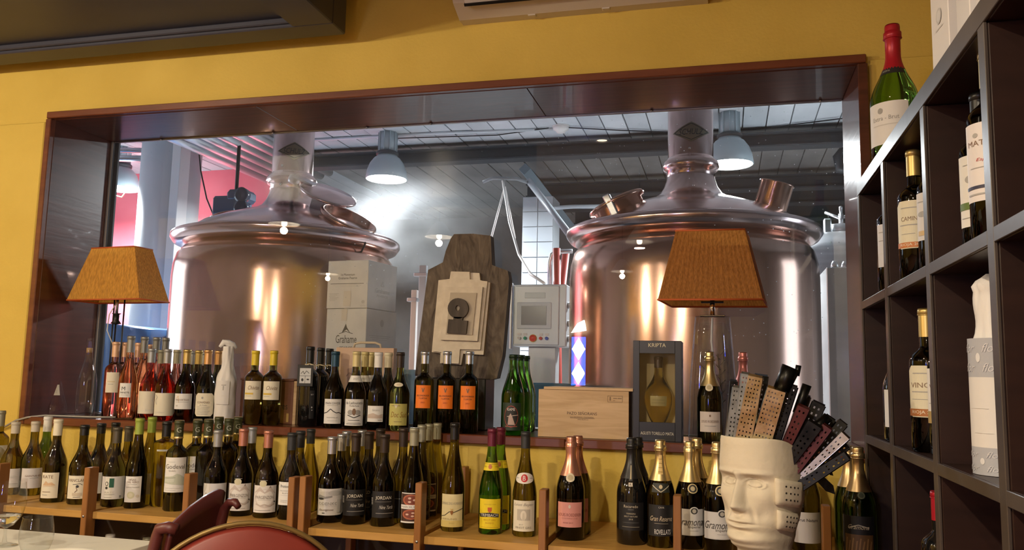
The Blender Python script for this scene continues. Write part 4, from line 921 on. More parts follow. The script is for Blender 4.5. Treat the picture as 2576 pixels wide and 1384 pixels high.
for i, (px, py, Y, ff) in enumerate(((452, 1059, R1, 0), (498, 1060, R1+.045, 0), (498, 1056, R3, 0), (526, 1054, R2, 0), (552, 1050, R3, 0), (577, 1054, R2+.02, 0), (600, 1050, R3+.02, 0))):
    b = B(px, py, Y, 'bdx', 'mid', 'dkgreen', ['olive bottle with green G capsule and tall white farmhouse label in full view', 'olive bottle with green G capsule and tall white farmhouse label behind a post'][i] if i < 2 else 'olive bottle with green gold-topped G capsule behind the farmhouse labels',
          [(.21, .62, .080, WHT, GV, -8)] if i < 3 else (), 'green-capped G bottles' if i < 2 else 'rear green-capped G bottles', R=.0378)
    gcap(b, P(px, py, Y).z-LZ)
FL = [('p', [(-.5, 1), (-.5, .55), (-.38, .7), (-.32, 1)], LGR), ('t', 'Bellori', -.2, .55, .4, .12, GRY, .3)]
B(550, 1083, R1, 'burg', 'dark', 'dull', 'dark bottle with grey capsule and plain white label behind the maroon chair', [(.09, .37, .088, (.72, .71, .72), FL, 0)])
B(580, 1080, R2, 'burg', 'dark', 'dull', 'dark bottle with grey capsule between copper-capped and grey-capped bottles')
B(636, 1075, R3, 'burg', 'dark', 'dull', 'dark bottle with grey capsule behind the two medal bottles')
PW = [('e', 0, .52, .40, .34, (.60, .54, .50)), ('e', 0, .54, .36, .30, (.74, .72, .68)), ('p', [(-.45, .72), (-.2, .95), (0, .75), (.2, .95), (.45, .70), (.2, .8), (0, .7), (-.2, .8)], (.55, .48, .44)), ('p', [(.15, .9), (.2, 1.0), (.24, .92)], (.3, .25, .23)), ('t', 'PWRGENZON', -.02, .56, .74, .12, (.16, .13, .12)), ('r', -.25, .25, .46, .47, GRY), ('l', [(-.35, .32), (-.15, .25), (.0, .3), (.2, .24), (.38, .34)], .05, (.5, .44, .4)), ('e', .40, .4, .03, .03, K), ('r', -.4, .25, .08, .095, GRY)]
for i, px in enumerate((614, 677)):
    B(px, (1079, 1084)[i], R1, 'burg', 'dark', 'copper', ['dark bottle with copper capsule, medal stickers and sketched label beside the maroon chair', 'dark bottle with copper capsule, medal stickers and sketched label beside the slim white label'][i],
      [(.065, .375, .084, (.70, .67, .64), PW, -4), (.43, .52, .026, (.42, .42, .40), [('e', 0, .5, .34, .34, (.12, .12, .12)), ('e', 0, .5, .22, .22, (.35, .35, .34))], -12, 'oval'), (.36, .44, .024, (.60, .56, .38), [], -14, 'oval')], 'copper-capped medal bottles', R=.0405)
B(736, 1090, R1, 'burg', 'dark', 'char', 'dark bottle with charcoal capsule and slim white label between posts', [(.17, .45, .062, WHT, [('t', 'Protos', -.1, .82, .46, .13, K), ('t', 'SAUVIGNON', 0, .62, .7, .05, GRY), ('t', 'BLANC', 0, .52, .4, .06, GRY), ('r', -.3, .3, .42, .435, LGR), ('r', -.3, .1, .2, .215, GRY), ('t', 'RUEDA', -.1, .14, .35, .04, GRY)], -18)], R=.038)
B(757, 1085, R2, 'burg', 'mid', 'char', 'olive bottle with charcoal capsule behind the twin posts')
B(783, 1080, R3, 'hock', 'olive', 'char', 'yellow-olive bottle with charcoal capsule behind the cloud label')
OD = [('e', -.15, .80, .3, .10, LGR), ('e', .2, .84, .25, .10, (.5, .5, .48)), ('p', [(-.5, .66), (-.4, .78), (-.15, .7), (.1, .74), (.1, .68), (-.2, .62), (-.5, .6)], (.30, .30, .29)), ('e', -.32, .62, .12, .04, K), ('t', 'ODENKOP', 0, .44, .82, .11, GRY), ('r', -.4, .4, .35, .36, LGR), ('t', 'Sauvignon', -.12, .2, .55, .10, BRN, .4), ('r', -.25, -.15, .07, .10, K), ('r', .28, .45, .1, .6, (.6, .59, .57))]
B(837, 1100, R1, 'burg', 'dark', 'silver', 'dark bottle with silver capsule and white cloud-engraving label', [(.09, .40, .090, (.68, .67, .65), OD, -2)])
B(861, 1093, R2, 'burg', 'dark', 'silver', 'dark bottle with silver capsule just behind the cloud label')
B(873, 1086, R3, 'burg', 'dark', 'silver', 'dark bottle with dull silver capsule in the rear by the black labels', capz=.82)
B(912, 1083, R4, 'burg', 'mid', 'silver', 'bottle with silver capsule at the wall between the black labels')
JD = [('t', 'JORDAN', -.02, .74, .62, .16, (.70, .66, .56)), ('r', -.36, .3, .60, .612, (.25, .24, .22)), ('t', 'Nine Yards', .1, .40, .55, .14, (.55, .53, .48), .4), ('r', -.3, .42, .16, .175, (.4, .38, .34))]+[('r', -.52, -.44, .5+.04*k, .515+.04*k, (.4, .38, .35)) for k in range(7)]
for i, (px, py, Y) in enumerate(((897, 1091, R1), (969, 1094, R1), (930, 1087, R2+.01), (958, 1080, R3))):
    B(px, py, Y, 'burg', 'dark', 'dkbrown', ['black-labelled dark bottle with brown capsule beside the cloud label', 'black-labelled dark bottle with brown capsule beside the dark blue label', 'black-labelled dark bottle half hidden between two like it', 'brown-capped dark bottle at the back of the black-labelled ones'][i],
      [(.10, .385, .084, (.008, .008, .009), JD, 6)] if i < 3 else (), 'bottles with black labels')
B(1016, 1078, R2, 'burg', 'mid', 'dkbrown', 'olive-necked dark bottle with brown capsule and navy label', [(.05, .34, .08, (.007, .009, .018), [('r', -.3, .3, .7, .72, (.3, .3, .35))], 6)])
MD = [('r', -.48, .48, .05, .97, (.055, .022, .015)), ('e', 0, .76, .40, .19, (.42, .12, .06)), ('e', 0, .76, .32, .15, (.20, .05, .03)), ('e', 0, .28, .40, .17, (.42, .12, .06)), ('e', 0, .28, .32, .13, (.20, .05, .03))]+[('e', .14*math.cos(k*2.1), .76+.07*math.sin(k*2.1), .07, .035, (.66, .45, .36)) for k in range(3)]+[('e', .16*math.cos(k*2.1+1), .28+.06*math.sin(k*2.1+1), .07, .03, (.66, .45, .36)) for k in range(3)]+[('r', -.5, .5, .46, .60, WHT), ('t', 'MARCEL DEISS', 0, .53, .9, .07, K), ('r', -.5, .5, 0, .05, WHT)]
for i, (px, py, Y, gl) in enumerate(((1043, 1077, R1, 'dark'), (1062, 1073, R2, 'dark'), (1080, 1070, R3, 'mid'), (1101, 1067, R4, 'olive'))):
    B(px, py, Y, 'hock', gl, 'khaki', ['slim dark bottle with bronze capsule and ornate red-brown label', 'slim dark bottle directly behind the ornate red-brown label', 'slim bottle third in the file behind the ornate label', 'slim olive bottle against the wall behind the ornate label'][i],
      [(.06, .38, .072, WHT, MD, -4)] if i in (0, 2) else (), 'file of slim bottles with ornate labels')
ZH = [('t', 'DOMAINE ZIND-HUMBRECHT', 0, .72, .96, .08, (.40, .38, .30)), ('l', [(-.48, .32), (-.3, .35), (-.1, .47), (.05, .44), (.25, .50), (.48, .56)], .018, K), ('p', [(-.06, .5), (.06, .5), (.05, .42), (0, .36), (-.05, .42)], (.30, .12, .03)), ('l', [(-.05, .56), (0, .52), (.05, .56)], .02, (.6, .4, .1)), ('r', -.5, .5, 0, .20, (.68, .55, .20)), ('t', 'RIESLING', -.1, .25, .6, .05, (.45, .38, .2)), ('t', '2021', 0, .12, .2, .04, (.4, .3, .1))]
B(1145, 1065, R1, 'hock', 'mid', 'black', 'tall slim bottle with black capsule and cream-yellow hillside label', [(.045, .345, .076, (.74, .66, .38), ZH, -4)], capz=.845)
TRB = [('r', -.5, .5, .0, 1, (.80, .62, .02)), ('t', 'GRAND VIN', 0, .82, .5, .04, (.45, .3, .02)), ('p', [(-.09, .72), (.09, .72), (.08, .6), (0, .54), (-.08, .6)], (.55, .12, .03)), ('p', [(-.46, .38), (-.5, .50), (0, .55), (.40, .50), (.40, .38), (0, .41)], K), ('t', 'TRIMBACH', -.03, .46, .76, .09, WHT), ('t', 'PINOT GRIS', 0, .30, .5, .05, (.55, .30, .02)), ('t', 'RESERVE', 0, .2, .35, .05, (.6, .35, .03)), ('r', -.4, .4, .05, .06, (.5, .35, .02))]
for i, (px, py, Y) in enumerate(((1239, 1079, R1), (1261, 1076, R2))):
    B(px, py, Y, 'hock', 'green', 'plum', ['slim green bottle with plum capsule and bright yellow labels', 'slim green bottle with plum capsule behind the bright yellow label'][i],
      [(.055, .335, .074, (.80, .62, .02), TRB, -4), (.60, .675, .058, (.80, .62, .02), [('r', -.5, .5, .8, .88, (.5, .35, .02)), ('e', -.05, .5, .10, .30, (.5, .15, .04)), ('t', 'ALSACE', -.33, .5, .25, .2, (.4, .3, .02)), ('t', 'VIN', .3, .5, .2, .2, (.4, .3, .02))], -4)], 'plum-capped green bottles', capz=.83)
LB = [('t', 'Leon Beyer', 0, .86, .85, .12, (.35, .32, .28), .35), ('r', -.27, .27, .36, .72, (.48, .45, .38)), ('e', 0, .52, .12, .16, (.72, .68, .58)), ('p', [(-.06, .36), (-.03, .6), (.03, .6), (.06, .36)], (.60, .56, .46)), ('t', '2017', -.1, .22, .16, .04, GRY), ('t', 'PINOT GRIS', 0, .12, .66, .07, (.30, .28, .24))]
b = B(1323, 1087, R1, 'hock', 'mid', 'char', 'slim dark bottle with black capsule, red oval emblem and cream label', [(.055, .345, .076, (.72, .68, .55), LB, -4), (.505, .61, .066, (.74, .71, .64), [('e', 0, .5, .16, .36, (.50, .015, .02)), ('t', 'B', 0, .5, .13, .42, WHT), ('r', -.42, -.24, .47, .53, GRY), ('r', .24, .42, .47, .53, GRY)], -4, 'oval')], capz=.84)
RR = [('e', 0, .83, .045, .07, (.70, .60, .50)), ('t', 'LOUIS ROEDERER', 0, .50, .90, .12, (.30, .10, .08)), ('t', 'CHAMPAGNE', 0, .36, .6, .06, (.55, .25, .2)), ('t', 'ROSE 2017', -.05, .18, .36, .05, (.30, .10, .08))]
for i, (px, py, Y) in enumerate(((1437, 1099, R1), (1454, 1097, R2+.01))):
    B(px, py, Y, 'champ', 'dark', 'rosef', ['champagne bottle with rose-gold foil and pink label', 'champagne bottle with rose-gold foil behind the pink label'][i], [(.13, .37, .082, (.72, .32, .28), RR, -3), (.565, .65, .027, (.66, .60, .44), [('e', 0, .5, .3, .3, (.48, .40, .24))], -2, 'oval')], 'rose-gold foil champagne bottles', name='champagne_bottle')
RC = [('t', 'Recaredo', .0, .86, .5, .10, (.55, .48, .36)), ('r', -.1, .1, .74, .75, GRY), ('t', 'TERRERS', 0, .60, .32, .05, (.5, .44, .32)), ('t', 'BRUT NATURE', 0, .5, .46, .05, (.5, .44, .32)), ('t', '2018', 0, .4, .14, .05, (.5, .44, .32)), ('e', 0, .28, .3, .01, (.1, .1, .1)), ('r', -.3, .3, .12, .13, (.5, .44, .32))]
for i, (px, py, Y) in enumerate(((1589, 1103, R1), (1604, 1101, R2+.01))):
    B(px, py, Y, 'champ', 'black', 'black', ['black sparkling wine bottle with black foil and dark label', 'black sparkling wine bottle behind another black-foiled one'][i], [(.14, .40, .085, (.007, .007, .008), RC, -2), (.55, .585, .012, (.66, .60, .48), [('t', 'R', 0, .5, .5, .6, K)], -4), (.60, .76, .008, (.03, .03, .03), [('r', -.2, .2, .1, .9, (.5, .42, .25))], -4)] if i == 0 else (), 'black sparkling wine bottles', name='champagne_bottle')
RV = [('t', 'CAVA', 0, .92, .2, .06, (.5, .46, .4)), ('t', 'Gran Reserva', 0, .56, .82, .16, (.60, .50, .36), .4), ('r', -.25, .25, .40, .41, (.45, .4, .3)), ('t', 'ROVELLATS', .05, .14, .58, .16, WHT)]
B(1661, 1107, R1, 'champ', 'dark', 'gold', 'sparkling wine bottle with printed gold foil and dark shield label', [(.11, .40, .082, (.007, .008, .007), RV, 4), (.515, .60, .052, (.020, .024, .018), [('l', [(-.5, .75), (0, .05), (.5, .75)], .08, (.6, .55, .4)), ('e', 0, .62, .10, .22, (.6, .5, .3))], 2), (.68, .86, .010, (.72, .52, .2), [('r', -.5, .5, .1+.22*k, .15+.22*k, (.45, .3, .08)) for k in range(4)], 2)], name='champagne_bottle')
GM = [('e', .16, .93, .16, .16, (.70, .69, .65)), ('e', .16, .93, .12, .12, (.05, .05, .05)), ('e', .16, .93, .07, .08, (.5, .47, .4)), ('t', 'Gramona', .02, .52, .92, .28, (.08, .07, .06), .4), ('t', 'Imperial', .16, .32, .42, .12, (.12, .1, .08)), ('r', .0, .3, .18, .19, GRY), ('r', -.5, .5, .03, .04, LGR)]
for i, (px, py, Y) in enumerate(((1735, 1111, R1), (1804, 1111, R1), (1753, 1103, R2+.01), (1824, 1106, R2+.01))):
    B(px, py, Y, 'champ', 'dark', 'gold', ['gold-foiled sparkling bottle with round seal and white script label beside a post', 'gold-foiled sparkling bottle with round seal and white script label beside the stone head', 'gold-foiled sparkling bottle behind the script label by the post', 'gold-foiled sparkling bottle just behind the stone head'][i],
      [(.13, .375, .086, (.70, .69, .66), GM, -2), (.52, .61, .030, (.62, .50, .24), [('e', 0, .5, .38, .40, (.03, .03, .03)), ('e', 0, .5, .22, .24, (.55, .47, .28))], 12, 'oval')] if i < 3 else (), 'gold-foiled script-label bottles', name='champagne_bottle')
GB = [('l', [(-.3, .72), (0, .80), (.3, .74)], .02, (.5, .46, .36)), ('t', 'Gramona', 0, .75, .6, .10, (.55, .48, .34), .4), ('r', -.42, .42, .05, .58, (.12, .06, .02))]+[('l', [(-.40+.1*k, .10+.05*(k % 3)), (-.34+.1*k, .5-.06*(k % 2))], .03, (.26, .14, .05)) for k in range(8)]
for i, (px, py, Y) in enumerate(((2157, 1125, R1-.06), (2134, 1122, R2-.01))):
    B(px, py, Y, 'champ', 'dgreen', 'goldb', ['dark green sparkling bottle with bronze-gold foil and brown picture label beside the dark shelf', 'bronze-gold-foiled bottle behind the brown picture label'][i], [(.05, .42, .092, (.009, .009, .007), GB, -4), (.565, .625, .020, (.05, .06, .04), [('e', 0, .5, .4, .42, (.12, .14, .10)), ('e', 0, .5, .33, .35, (.03, .04, .025))], 10, 'oval')] if i == 0 else (), 'bronze-gold-foiled bottles', name='champagne_bottle')
B(2022, 1112, R2, 'champ', 'dark', 'gold', 'dark sparkling bottle with white label behind the stone head', [(.08, .36, .085, WHT, [('t', 'Brut Nature', 0, .75, .7, .10, K)], 10)], name='champagne_bottle')
# bottles on the low shelf under the rack
LZ2 = LZ-.40
for i, (px, py, cap, Y) in enumerate(((280, 1318, 'white', 2.60), (374, 1322, 'khaki', 2.60), (985, 1360, 'dkbrown', 2.58), (1040, 1358, 'black', 2.58), (1165, 1368, 'black', 2.58), (700, 1352, 'white', 2.62))):
    q = P(px, py, Y)
    bottle(0, 0, 0, LZ2, 'burg', 'dark', cap, ['bottle with white capsule on the low shelf beside the table', 'bottle with khaki capsule on the low shelf behind the maroon chair', 'bottle with brown capsule on the low shelf under the black labels', 'bottle with black capsule on the low shelf under the ornate label', 'bottle with black capsule on the low shelf under the hillside label', 'white-capped bottle on the low shelf behind the round chair back'][i], 'bottles on the low shelf', H=.295, xy=(q.x, q.y))

# ================================================================ wooden bottle rack
RKF, RKB = 2.452, YW-.014
rk = thing('bottle_rack', 'honey-coloured wooden bottle rack with upright posts below the window', 'rack', (-1.2, 2.69, 0))
org = Vector(rk.location)
def rloc(m, name, mat): 
    o = m.build(name, mat, rk); o.location = -org; return o
posts_f = [(4, 1166), (228, 1176), (478, 1191), (740, 1200), (768, 1198), (1058, 1214), (1368, 1231), (1704, 1246), (2078, 1272)]
xs = []
PH = EYE-.345
for i, (px, py) in enumerate(posts_f):
    q = P(px, py, RKF-.012); xs.append(q.x)
    rloc(MB().bbox(q.x-.011, q.x+.011, RKF-.028, RKF+.018, 0.0, q.z, .002), 'post', POSTW())
    if i == 4: continue
    rloc(MB().bbox(q.x-.011, q.x+.011, RKB-.055, RKB-.012, 0.0, q.z+.004, .002), 'post', POSTW())
    rloc(MB().lathe([(.0045, 0), (.004, .0012), (0, .0016)], 10, M=Matrix.Translation((q.x, RKF-.0285, LZ-.012)) @ Matrix.Rotation(R_(90), 4, 'X')), 'screw_head', AL)
ends = [xs[0]-.9]+xs[:3]+[xs[3]]+xs[4:]+[.372]
bx = [xs[0]-.75]+xs[:4]+xs[4:]+[.375]
for a, b in zip(bx, bx[1:]):
    if b-a < .06: continue
    rloc(MB().bbox(a+.012, b-.012, RKF, RKB-.002, LZ-.024, LZ, .002), 'shelf_board', PINE())
    rloc(MB().bbox(a+.012, b-.012, RKF, RKB-.002, LZ2-.024, LZ2, .002), 'shelf_board', POSTW())
rloc(MB().box(bx[0], .372, RKB-.010, RKB+.001, 0.02, LZ-.03), 'back_panel', noisy('dark_back_panel', (.030, .018, .012), (.05, .03, .02), (3, 3, 3), .6))

# ================================================================ dark cubby shelf along the right wall
SX, SXB = .385, XR-.004
sh = thing('wine_shelf', 'tall dark brown cubbyhole wine shelf along the side wall', 'shelf', (SX, 1.5, 0))
so = Vector(sh.location)
def sloc(m, name, mat):
    o = m.build(name, mat, sh); o.location = -so; return o
divY = [2.585, 2.195, 1.757, 1.357, .957, .557]
lev = [EYE+.57, EYE+.221, EYE-.160, EYE-.54, EYE-.92]
SW, SE = SHELFW(), SHELFE()
for i, y in enumerate(divY):
    sloc(MB().bbox(SX+.006, SXB, y-.015, y+.015, 0, lev[0]-.02, .002), 'upright', SW)
    sloc(MB().bbox(SX, SX+.0055, y-.0155, y+.0155, 0, lev[0]-.02, .001), 'upright_edge', SE)
sloc(MB().bbox(SX+.006, SXB, divY[-1]-.016, divY[0]+.016, lev[0]-.0195, lev[0]+.02, .002), 'top_board', SW)
sloc(MB().bbox(SX, SX+.0055, divY[-1]-.016, divY[0]+.016, lev[0]-.0195, lev[0]+.02, .001), 'top_board_edge', SE)
for z in lev[1:]:
    for a, b in zip(divY, divY[1:]):
        sloc(MB().bbox(SX+.006, SXB, b+.0155, a-.0155, z-.0115, z+.0115, .002), 'shelf_board', SW)
        sloc(MB().bbox(SX, SX+.0055, b+.0155, a-.0155, z-.0115, z+.0115, .001), 'shelf_board_edge', SE)
sloc(MB().box(SXB-.006, SXB, divY[-1], divY[0], 0, lev[0]-.02), 'back_panel', SW)
ST = [z+.0118 for z in lev]; ST[0] = lev[0]+.0205
def sb(px, py, Y, k, kind, glass, cap, label, labs=(), x=None, H=None, **kw):
    q = P(px, py, Y); H = H or (q.z-ST[k]); xx = q.x if x is None else x
    return bottle(0, 0, 0, ST[k], kind, glass, cap, label, 'bottles in the cubbyhole shelf', labs, H=H, xy=(max(xx, SX+.042), Y), **kw)
b = bottle(0, 0, 0, ST[0], 'magnum', 'green', 'red', 'green magnum with red foil standing on top of the dark shelf', None, [(.10, .40, .12, WHT, [('t', 'Extra - Brut', 0, .62, .6, .10, GRY), ('r', -.3, .3, .45, .47, LGR), ('e', -.1, .8, .06, .07, GRY)], -24), (.62, .67, .07, (.02, .02, .02), [('t', 'RESERVA', -.2, .5, .3, .3, (.4, .4, .35))], -10)], H=.385, xy=(.452, 2.36), name='champagne_bottle')
sb(2214, 580, 2.33, 1, 'bdx', 'dark', 'black', 'dark bottle with white label in the far upper cubbyhole', [(.22, .66, .07, (.62, .62, .64), [('r', -.4, .2, .8, .82, GRY), ('r', -.4, -.1, .6, .62, GRY), ('r', -.4, .1, .3, .31, LGR)], -12)], H=.30, x=.428)
OC = [('t', 'CAMINO', 0, .62, .6, .09, BRN), ('r', -.3, .2, .84, .86, GRY), ('r', -.35, .3, .48, .50, GRY), ('r', -.3, .1, .3, .31, GRY), ('r', -.5, .5, .02, .13, (.50, .16, .03)), ('t', 'RIOJA 2020', 0, .075, .7, .07, CRM)]
sb(2296, 380, 2.06, 1, 'bdx', 'dark', 'goldo', 'dark bottle with gold capsule and octagonal cream label in the upper cubbyhole', [(.235, .66, .078, (.66, .62, .46), OC, -14, 'cut')], H=.308, x=.430)
sb(2330, 400, 1.96, 1, 'bdx', 'dark', 'goldo', 'dark bottle with grey picture label just behind the upright', [(.25, .66, .075, (.60, .58, .56), [('r', -.4, .3, .8, .82, GRY), ('e', -.2, .55, .2, .06, GRY), ('r', -.4, .4, .1, .2, (.55, .4, .2))], -20)], H=.305, x=.451)
sb(2425, 380, 1.64, 1, 'bdx', 'dark', 'black', 'dark bottle with vine-leaf label and green band', [(.16, .68, .078, (.68, .66, .60), [('e', -.1, .66, .16, .06, GRY), ('e', .05, .58, .1, .05, GRY), ('r', -.5, .5, .24, .34, (.10, .16, .03)), ('t', '90', .22, .29, .2, .07, (.75, .7, .4)), ('r', -.4, .2, .12, .13, GRY), ('r', -.3, .3, .86, .87, GRY)], -16)], H=.30, x=.4575)
sb(2455, 225, 1.475, 1, 'bdx', 'dark', 'gold', 'dark bottle with gold capsule and tall white label in the upper cubbyhole', [(.19, .68, .078, (.66, .62, .60), [('e', -.15, .84, .06, .03, GRY), ('t', 'MATSERE', .05, .74, .8, .07, BRN), ('t', 'Especial', .1, .52, .5, .05, (.5, .1, .1), .3), ('r', -.3, .3, .42, .43, GRY), ('r', -.5, .5, .16, .20, (.03, .03, .06)), ('r', -.4, .4, .08, .10, GRY)], -22)], H=.32, x=.429)
sb(2245, 920, 2.316, 2, 'burg', 'black', 'black', 'dark bottle with white label in the far middle cubbyhole', [(.12, .50, .078, (.66, .66, .67), [('t', 'BLANCO', -.1, .58, .4, .06, GRY), ('r', -.3, .1, .8, .81, GRY)], -8)], H=.298, x=.432)
VC = [('t', 'VINO', -.1, .62, .55, .10, BRN), ('r', -.3, .2, .84, .86, GRY), ('r', -.35, .3, .48, .50, GRY), ('r', -.35, .2, .34, .35, GRY), ('r', -.5, .5, .02, .16, (.36, .13, .03)), ('t', 'RIOJA 2020', 0, .09, .7, .08, CRM)]
sb(2325, 778, 2.0, 2, 'bdx', 'dark', 'goldo', 'dark bottle with gold capsule and cut-corner cream label in the middle cubbyhole', [(.24, .64, .080, (.66, .62, .46), VC, -14, 'cut')], H=.312, x=.431)
sb(2340, 800, 1.905, 2, 'bdx', 'dark', 'black', 'dark bottle with white and gold label beside the cut-corner label', [(.22, .62, .076, (.68, .66, .62), [('t', 'Vallicue', 0, .66, .7, .10, BRN), ('r', -.3, .3, .5, .51, GRY), ('r', -.4, .4, .36, .37, GRY), ('r', -.5, .5, 0, .22, (.36, .25, .08))], -20)], H=.30, x=.447)
sb(2345, 1205, 1.97, 3, 'bdx', 'black', 'red', 'dark bottle with red capsule and red label in the low cubbyhole', [(.22, .56, .075, (.45, .02, .03), [('r', -.3, .3, .6, .62, WHT)], -10)], H=.30, x=.436)
# wrapped bottle in the nearest cubbyhole
q = P(2487, 700, 1.56)
t, lab = wrapped(.447, 1.56, ST[2], .335, .043, 'bottle wrapped in grey printed tissue paper in the cubbyhole', az(q.x, 1.56)-R_(15), 9, twist=False, rn=.031)
GP = (.36, .37, .40)
for z0, z1 in ((.16, .225), (.0, .045)):
    lab(z0, z1, .14, 0, GP, [('t', 'flor', -.3+.3*(k % 3), .25+.5*(k//3), .2, .22, (.52, .52, .54), .4) for k in range(6)]+[('e', -.15+.3*k, .5, .03, .12, (.6, .6, .6)) for k in range(2)], 'printed_band')
lab(.045, .16, .14, 0, (.62, .60, .57), [('r', -.3, -.05, .55, .56, LGR), ('r', -.25, .0, .2, .21, LGR)], 'label')
# tall white bottle cartons on the shelf
for i, (y, dx, rz) in enumerate(((1.615, 0, 4), (1.475, .004, -3), (1.345, .002, 2))):
    c = thing('bottle_carton', ['tall white bottle carton beside the magnum on the dark shelf', 'middle one of the tall white bottle cartons on the shelf', 'tall white bottle carton farthest along the shelf from the magnum'][i], 'carton', (SX+.052+dx, y, ST[0]), R_(rz), 'white bottle cartons')
    CW = M('white_card', (.66, .64, .62), .55)
    MB().bbox(-.047, .047, -.047, .047, 0, .34, .0015).build('carton_body', CW, c)
    MB().bbox(-.0475, .0475, -.0475, .0475, .335, .344, .0015).build('carton_flap', CW, c)
    flat_print('printed_crest', [('e', 0, .26, .18, .05, (.50, .49, .47)), ('e', 0, .26, .13, .035, (.6, .59, .57)), ('r', -.25, .25, .18, .185, (.5, .49, .47)), ('t', 'VINO', 0, .8, .3, .03, (.5, .49, .47))], .08, .30, c, (-.0478, 0, .01), (0, -1, 0), (0, 0, 1), (-1, 0, 0))
    flat_print('printed_crest', [('e', 0, .26, .18, .05, (.50, .49, .47)), ('r', -.25, .25, .18, .185, (.5, .49, .47))], .08, .30, c, (0, -.0478, .01), (1, 0, 0), (0, 0, 1), (0, -1, 0))

# ================================================================ things on the sill
# wooden crate
q0 = P(1353, 1098, 2.958); q1 = P(1582, 985, 2.958)
cr = thing('wooden_wine_crate', 'pale pine wine crate with printed front on the sill', 'crate', ((q0.x+q1.x)/2, 2.958, SILL))
cwid = q1.x-q0.x; chg = q1.z-SILL
PALE = noisy('pale_pine', (.50, .33, .16), (.64, .45, .25), (3, 14, 34), .5, bump=.04, dist=1.2, lo=.35, hi=.65)
MB().bbox(-cwid/2, cwid/2, 0, .012, 0, chg, .001).build('front_panel', PALE, cr)
MB().bbox(-cwid/2, cwid/2, .198, .21, 0, chg, .001).build('rear_panel', PALE, cr)
for s in (-1, 1): MB().bbox(s*(cwid/2-.006)-.006, s*(cwid/2-.006)+.006, .012, .198, 0, chg, .001).build('end_panel', PALE, cr)
MB().bbox(-cwid/2+.012, cwid/2-.012, .012, .198, 0, .008, .001).build('base_panel', PALE, cr)
MB().bbox(-cwid/2+.02, cwid/2+.015, -.004, .214, chg, chg+.010, .001).build('lid', PALE, cr)
flat_print('lettering', [('t', 'PAZO SEÑORANS', -.01, .52, .33, .075, (.10, .06, .03)), ('t', 'D.O. RIAS BAIXAS - PONTEVEDRA', -.01, .435, .26, .022, (.14, .08, .04)), ('r', -.14, .13, .41, .418, (.14, .08, .04)), ('t', 'VINO BLANCO', 0, .385, .12, .02, (.14, .08, .04)),
  ('l', [(.27, .77), (.43, .77), (.43, .90), (.27, .90), (.27, .77)], .008, (.3, .2, .1)), ('r', .292, .302, .80, .88, (.2, .12, .06)), ('r', .33, .37, .84, .86, (.3, .2, .1)), ('r', .38, .42, .84, .86, (.3, .2, .1)), ('r', .33, .35, .80, .81, (.3, .2, .1))], cwid, chg, cr, (0, 0, 0), (1, 0, 0), (0, 0, 1), (0, -1, 0))
# dark crate behind the yellow-capped bottles
q0 = P(600, 1062, 3.06); q1 = P(748, 960, 3.06)
c = thing('dark_wine_crate', 'reddish brown wine crate behind the yellow-capped bottles', 'crate', ((q0.x+q1.x)/2, 3.06, SILL))
hw = (q1.x-q0.x)/2; hz = q1.z-SILL
RW = noisy('red_brown_wood', (.14, .055, .030), (.19, .08, .045), (3, 14, 30), .45, bump=.04)
MB().bbox(-hw, hw-.014, 0, .16, 0, hz, .002).build('crate_body', RW, c)
MB().bbox(hw-.0135, hw, -.002, .162, 0, hz+.001, .001).build('end_panel', PALE, c)
MB().bbox(-hw-.002, hw-.014, -.003, .163, hz+.0005, hz+.009, .001).build('lid', RW, c)
flat_print('lettering', [('t', 'Caceres', .18, .42, .34, .16, (.02, .012, .01)), ('r', .34, .38, .05, .25, (.45, .3, .1))], 2*hw, hz, c, (0, 0, 0), (1, 0, 0), (0, 0, 1), (0, -1, 0))
# large upright pale crate
q0 = P(838, 1066, 3.232); q1 = P(992, 876, 3.232)
c = thing('upright_wine_crate', 'pale wooden crate panel standing behind the pale-capped bottles', 'crate', ((q0.x+q1.x)/2, 3.228, SILL))
hw = (q1.x-q0.x)/2; hz = q1.z-SILL
PK = noisy('pinkish_pine', (.50, .33, .22), (.60, .42, .29), (3, 14, 20), .55)
MB().bbox(-hw, hw, 0, .036, 0, hz, .002).build('crate_face', PK, c)
MB().tube([(-.06, .018, hz-.002), (-.055, .018, hz+.016), (-.03, .018, hz+.022), (.04, .018, hz+.022), (.062, .018, hz+.014), (.066, .018, hz-.002)], .005, 8).build('rope_handle', M('rope', (.5, .42, .3), .9), c)
flat_print('printed_sketch', [('l', [(-.3+.07*k, .62-.10*math.sin(k*1.3)), (-.26+.07*k, .72-.06*math.cos(k*2.1))], .012, (.30, .2, .15)) for k in range(7)]+[('e', -.22, .50, .05, .06, (.22, .16, .13)), ('e', .2, .6, .07, .03, (.35, .25, .18)), ('l', [(-.1, .66), (.1, .74), (.3, .70)], .01, (.3, .2, .15))], 2*hw, hz, c, (0, 0, 0), (1, 0, 0), (0, 0, 1), (0, -1, 0))
